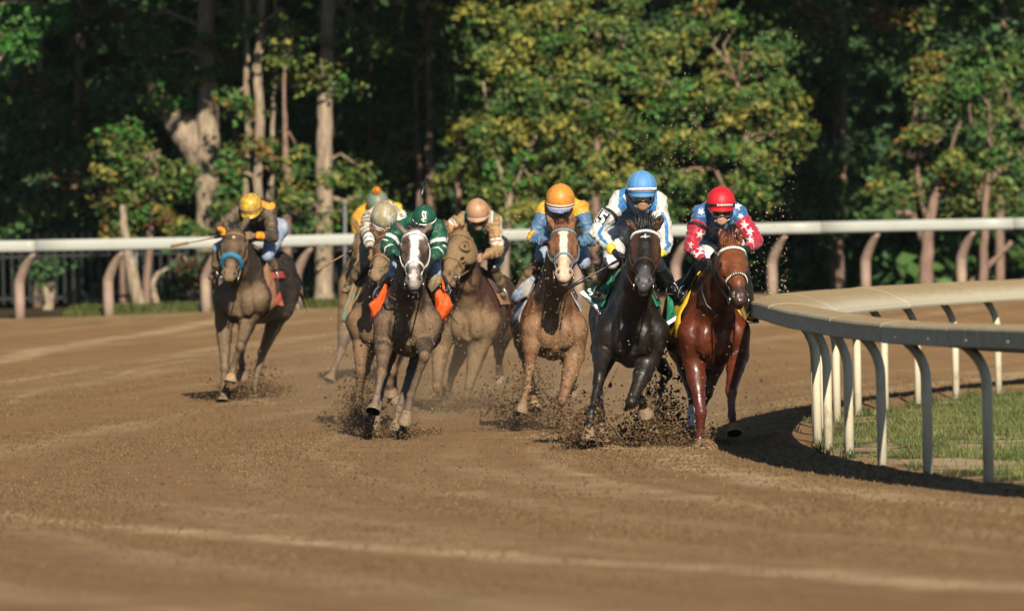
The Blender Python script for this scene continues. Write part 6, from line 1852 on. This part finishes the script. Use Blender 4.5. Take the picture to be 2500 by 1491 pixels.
RC_ = dict(hel=(938, 528, 64), pitch=34, yaw=6, sh=[(906, 530), (975, 535)], el=[(896, 566), (985, 580)], ha=[(905, 610), (955, 615)], kn=[(893, 640), None], ft=[(850, 700), None], hip=(935, 575),
    helm=H_BLUEWHITE, rimm=H_RIMBLUE, silk=silk_whitemud, jm=M_JERSEY_MUD, skin=M_SKIN_MUD, bm=M_MUDB, boots=M_MUDBOOT, gogm=M_GOGD, muddy=1, reinm=M_MUDLEATHER,
    label='jockey in a mud spattered pale blue cap behind the white faced horse')
RD_ = dict(hel=(1036, 531, 58), pitch=30, yaw=0, sh=[(975, 562), (1066, 558)], el=[(946, 601), (1074, 612)], ha=[(975, 640), (1050, 640)], kn=[(965, 668), (1060, 668)], ft=[(925, 712), (1085, 700)], hip=(1018, 600), shb=.30,
    helm=H_DGREEN, silk=silk_green, jm=M_JERSEY_SPK, skin=M_SKIN_MUD, bm=M_BLUEB, boots=M_BOOT, gogm=M_GOGD, band=(-.20, -.02, M_WHITEPRINT), glove=M_GLOVE,
    loop=[(945, 700, -.05), (950, 722, -.12), (975, 738, -.14), (1000, 740, -.14), (1010, 735, -.12)],
    label='jockey in a dark green cap with a white monogram and green silks')
RE_ = dict(hel=(1166, 516, 57), pitch=14, yaw=-6, sh=[(1134, 536), (1207, 540)], el=[(1092, 556), (1214, 612)], ha=[(1150, 632), (1178, 628)], kn=[(1150, 650), (1205, 655)], ft=[None, (1228, 712)], hip=(1190, 600), shb=.36, elb=.30,
    helm=H_TAN, rimm=H_RIMPALE, silk=silk_tan, jm=M_JERSEY_MUD, skin=M_SKIN['tan'], bm=M_BOOT, boots=M_MUDBOOT, gogm=M_GOGD, muddy=1, reinm=M_MUDLEATHER,
    label='jockey in a mud coloured cap and green and tan silks')
RF_ = dict(hel=(1368, 487, 70), pitch=14, yaw=-8, roll=-4, sh=[(1332, 512), (1418, 510)], el=[(1304, 582), (1442, 584)], ha=[(1338, 594), (1406, 594)], kn=[(1320, 628), (1425, 640)], ft=[(1262, 716), (1440, 668)], hip=(1378, 575),
    jg=.007, helm=H_ORANGE, rimm=H_RIMPALE, seamm=H_ORANGE, peakm=H_VISOR, silk=silk_orange, jm=M_JERSEY_SPK, skin=M_SKIN['brown'], bm=M_BLUEB, boots=M_MUDBOOT, band=(-.30, -.14, H_RIMPALE), glove=M_GLOVE, reinm=M_MUDLEATHER, muddy=1,
    label='jockey in an orange cap and orange silks with blue sleeves')
RG_ = dict(hel=(1567, 457, 72), pitch=0, yaw=3, sh=[(1517, 488), (1605, 490)], el=[(1456, 566), (1626, 590)], ha=[(1506, 622), (1606, 632)], kn=[(1492, 640), (1606, 650)], ft=[(1462, 706), (1640, 700)], hip=(1535, 590), elb=.15, hab=-.08, hcut=-.062,
    jg=.0062, helm=H_BLUE, seamm=H_SEAMPALE, silk=silk_blue, jm=M_JERSEY, skin=M_SKIN['tan'], bm=M_WHITEB, boots=M_BOOT, gogm=M_GOGD, glove=M_GLOVE, band=(-.24, -.05, M_WHITEPRINT),
    print=[dict(s='HILDEBRANDT', az_c=math.pi / 2 - .12, el_c=-.145, hgt=.015, mat=M_REDPRINT, wide=1.15, bold=.01)],
    label='jockey in a sky blue cap and white and blue silks wearing number 5')
RH_ = dict(hel=(1760, 494, 69), pitch=2, yaw=2, sh=[(1712, 524), (1800, 522)], el=[(1687, 600), (1844, 588)], ha=[(1722, 640), (1822, 610)], kn=[(1728, 625), (1810, 655)], ft=[(1668, 708), (1834, 770)], hip=(1755, 600), hab=-.10,
    jg=.0062, helm=H_RED, silk=silk_star, jm=M_JERSEY, skin=M_SKIN['fair'], bm=M_WHITEB, boots=M_BOOT, glove=M_GLOVE, band=(-.22, -.06, M_BLACKPRINT),
    print=[dict(s='EVENOFEAR', az_c=math.pi / 2 - .30, el_c=-.14, hgt=.016, mat=M_WHITEPRINT, wide=1.35, bold=.03)],
    loop=[(1716, 690, -.05), (1713, 712, -.12), (1725, 745, -.16), (1745, 762, -.18), (1768, 768, -.16)], reinm=M_BLACKLEATHER,
    label='jockey in a red cap and red white and blue star silks')
FIELD = {}
for key, hs_, rs_ in (('A', HA_, RA_), ('B', HB_, RB_), ('C', HC_, RC_), ('D', HD_, RD_), ('E', HE_, RE_), ('F', HF_, RF_), ('G', HG_, RG_), ('H', HH_, RH_)):
    h_ = make_horse(hs_); FIELD[key] = (h_, make_rider(h_, rs_))
(hA, rA), (hB, rB), (hC, rC), (hD, rD), (hE, rE), (hF, rF), (hG, rG), (hH, rH) = [FIELD[k] for k in 'ABCDEFGH']

# loose corners and borders of the saddle cloths
flap(hA, 'saddle_cloth', [(643, 655), (652, 640), (672, 690), (678, 742), (656, 760), (650, 720)], [.22, .24, .34, .36, .26, .24], C_TAN, .02)
flap(hA, 'saddle_cloth', [(672, 722), (684, 712), (694, 748), (668, 744)], [.36, .40, .40, .34], C_RED, .02)
flap(hA, 'saddle_cloth', [(527, 672), (534, 668), (533, 720), (520, 742)], .35, C_TAN, .02)
flap(hC, 'saddle_cloth', [(862, 690), (872, 702), (858, 760), (850, 792), (834, 784), (838, 748)], .42, C_GREENMUD, .03)
flap(hD, 'saddle_cloth', [(940, 692), (948, 700), (925, 786), (910, 772), (900, 742), (918, 728)], .36, C_ORANGE, .03)
flap(hD, 'saddle_cloth', [(1062, 702), (1076, 706), (1096, 722), (1106, 746), (1092, 772), (1058, 798), (1062, 750)], .40, C_ORANGE, .06, ripple=.02)
flap(hD, 'saddle_cloth', [(1046, 664), (1075, 672), (1078, 690), (1066, 702), (1054, 716), (1044, 700)], .30, C_GREENMUD, .03)
flap(hD, 'saddle_cloth', [(1076, 670), (1084, 690), (1088, 716), (1080, 706)], .35, C_ORANGE, .01)
flap(hF, 'saddle_cloth', [(1300, 672), (1312, 668), (1290, 722), (1258, 738), (1250, 722), (1272, 692)], .42, C_BLUEWHITE, .03)
flap(hG, 'saddle_cloth', [(1447, 690), (1462, 684), (1497, 668), (1490, 700), (1470, 758), (1446, 738), (1424, 716)], [.62, .58, .46, .46, .55, .7, .78], C_GREEN, .03, ripple=.015)
flap(hG, 'saddle_cloth', [(1414, 714), (1424, 708), (1446, 732), (1470, 758), (1466, 768), (1440, 742)], [.76, .75, .69, .53, .53, .72], C_WHITE, .0, ripple=.006)
flap(hG, 'saddle_cloth', [(1630, 720), (1642, 732), (1652, 772), (1626, 788)], .5, C_GREEN, .02)
flap(hG, 'saddle_cloth', [(1626, 786), (1652, 770), (1654, 779), (1628, 796)], .49, C_WHITE, .0, ripple=.004)
T_, TF_, sz_ = text_mesh('S', .02)
V_ = []
for x_, y_, _ in T_:
    q_ = (x_ / sz_[1] * 17 * .9, -y_ / sz_[1] * 17); c_, s_ = math.cos(math.radians(-22)), math.sin(math.radians(-22))
    V_.append(hG.P(1441 + q_[0] * c_ - q_[1] * s_, 712 + q_[0] * s_ + q_[1] * c_, .575))
mesh_py('lettering', V_, TF_, M_WHITEPRINT, hG.root, hG.O, False)
flap(hH, 'saddle_cloth', [(1713, 672), (1722, 668), (1700, 700), (1686, 740), (1670, 800), (1650, 804), (1664, 752), (1684, 704)], [.35, .35, .5, .55, .6, .65, .65, .5], C_YELLOW, .02)

# whips
whip(hA, hA.P(543, 577, -.10), hA.P(417, 601, -.25), 'riding whip held out level by the jockey in the yellow cap', mat=M_MUDLEATHER)
whip(hC, hC.P(858, 612, .35), hC.P(774, 659, .15), 'thin muddy whip slanting down beside the green saddle cloth', mat=M_MUDLEATHER)
whip(hD, hD.P(1004, 560, .12), hD.P(1041, 436, .25), 'black whip held upright beside the dark green cap')
whip(hG, hG.P(1512, 634, -.10), hG.P(1386, 704, -.22), 'black whip with a pale shaft carried by the jockey wearing number 5')
whip(hH, hH.P(1738, 625, -.12), hH.P(1772, 580, .05), 'short black whip in the gloved hand of the jockey in red')

# print on the silks and caps
arm_patch(rG, 0, .60, A(-.35, -.92, .12), .050, .070, '5', -34)
def helmet_mark(r, s, dx, dy, hgt, wide, mat, k=1.03, bold=.0):
    T, TF, sz = text_mesh(s, bold); V = []
    ks = r.ks; rx, rz = .128 * ks, .142 * ks
    for x, y, _ in T:
        X_ = x / sz[1] * hgt * wide + dx; Y_ = y / sz[1] * hgt + dy
        V.append(r.shell(math.pi / 2 - X_ / rx, math.asin(min(.98, Y_ / rz)), k))
    mesh_py('monogram', V, TF, mat, r.helmet, r.O, False)
helmet_mark(rD, 'S', -.012, .070, .070, .85, M_WHITEPRINT, 1.03, .01)
helmet_mark(rD, 'T', .016, .072, .055, .75, M_WHITEPRINT, 1.034, .01)
helmet_mark(rD, 'L', .002, .045, .045, 1.2, M_WHITEPRINT, 1.038, .01)
def strap_arm(r, seg, t, rad=.085, mat=M_BLACKPRINT):
    a, b = r.segs[seg]; c = a + (b - a) * t; d = unit(b - a); q1 = unit(np.cross(d, A(0, 1, 0))); q2 = np.cross(d, q1); mb = MB()
    ks_ = np.linspace(0, 2 * math.pi, 25)
    mb.strip([c + (q1 * math.cos(k) + q2 * math.sin(k)) * rad for k in ks_], [d * .014] * 25, [q1 * math.cos(k) + q2 * math.sin(k) for k in ks_], .004)
    mb.build('arm_strap', mat, r.root, r.O)
strap_arm(rH, 0, .42); strap_arm(rE, 0, .45, .085, M_MUDB)
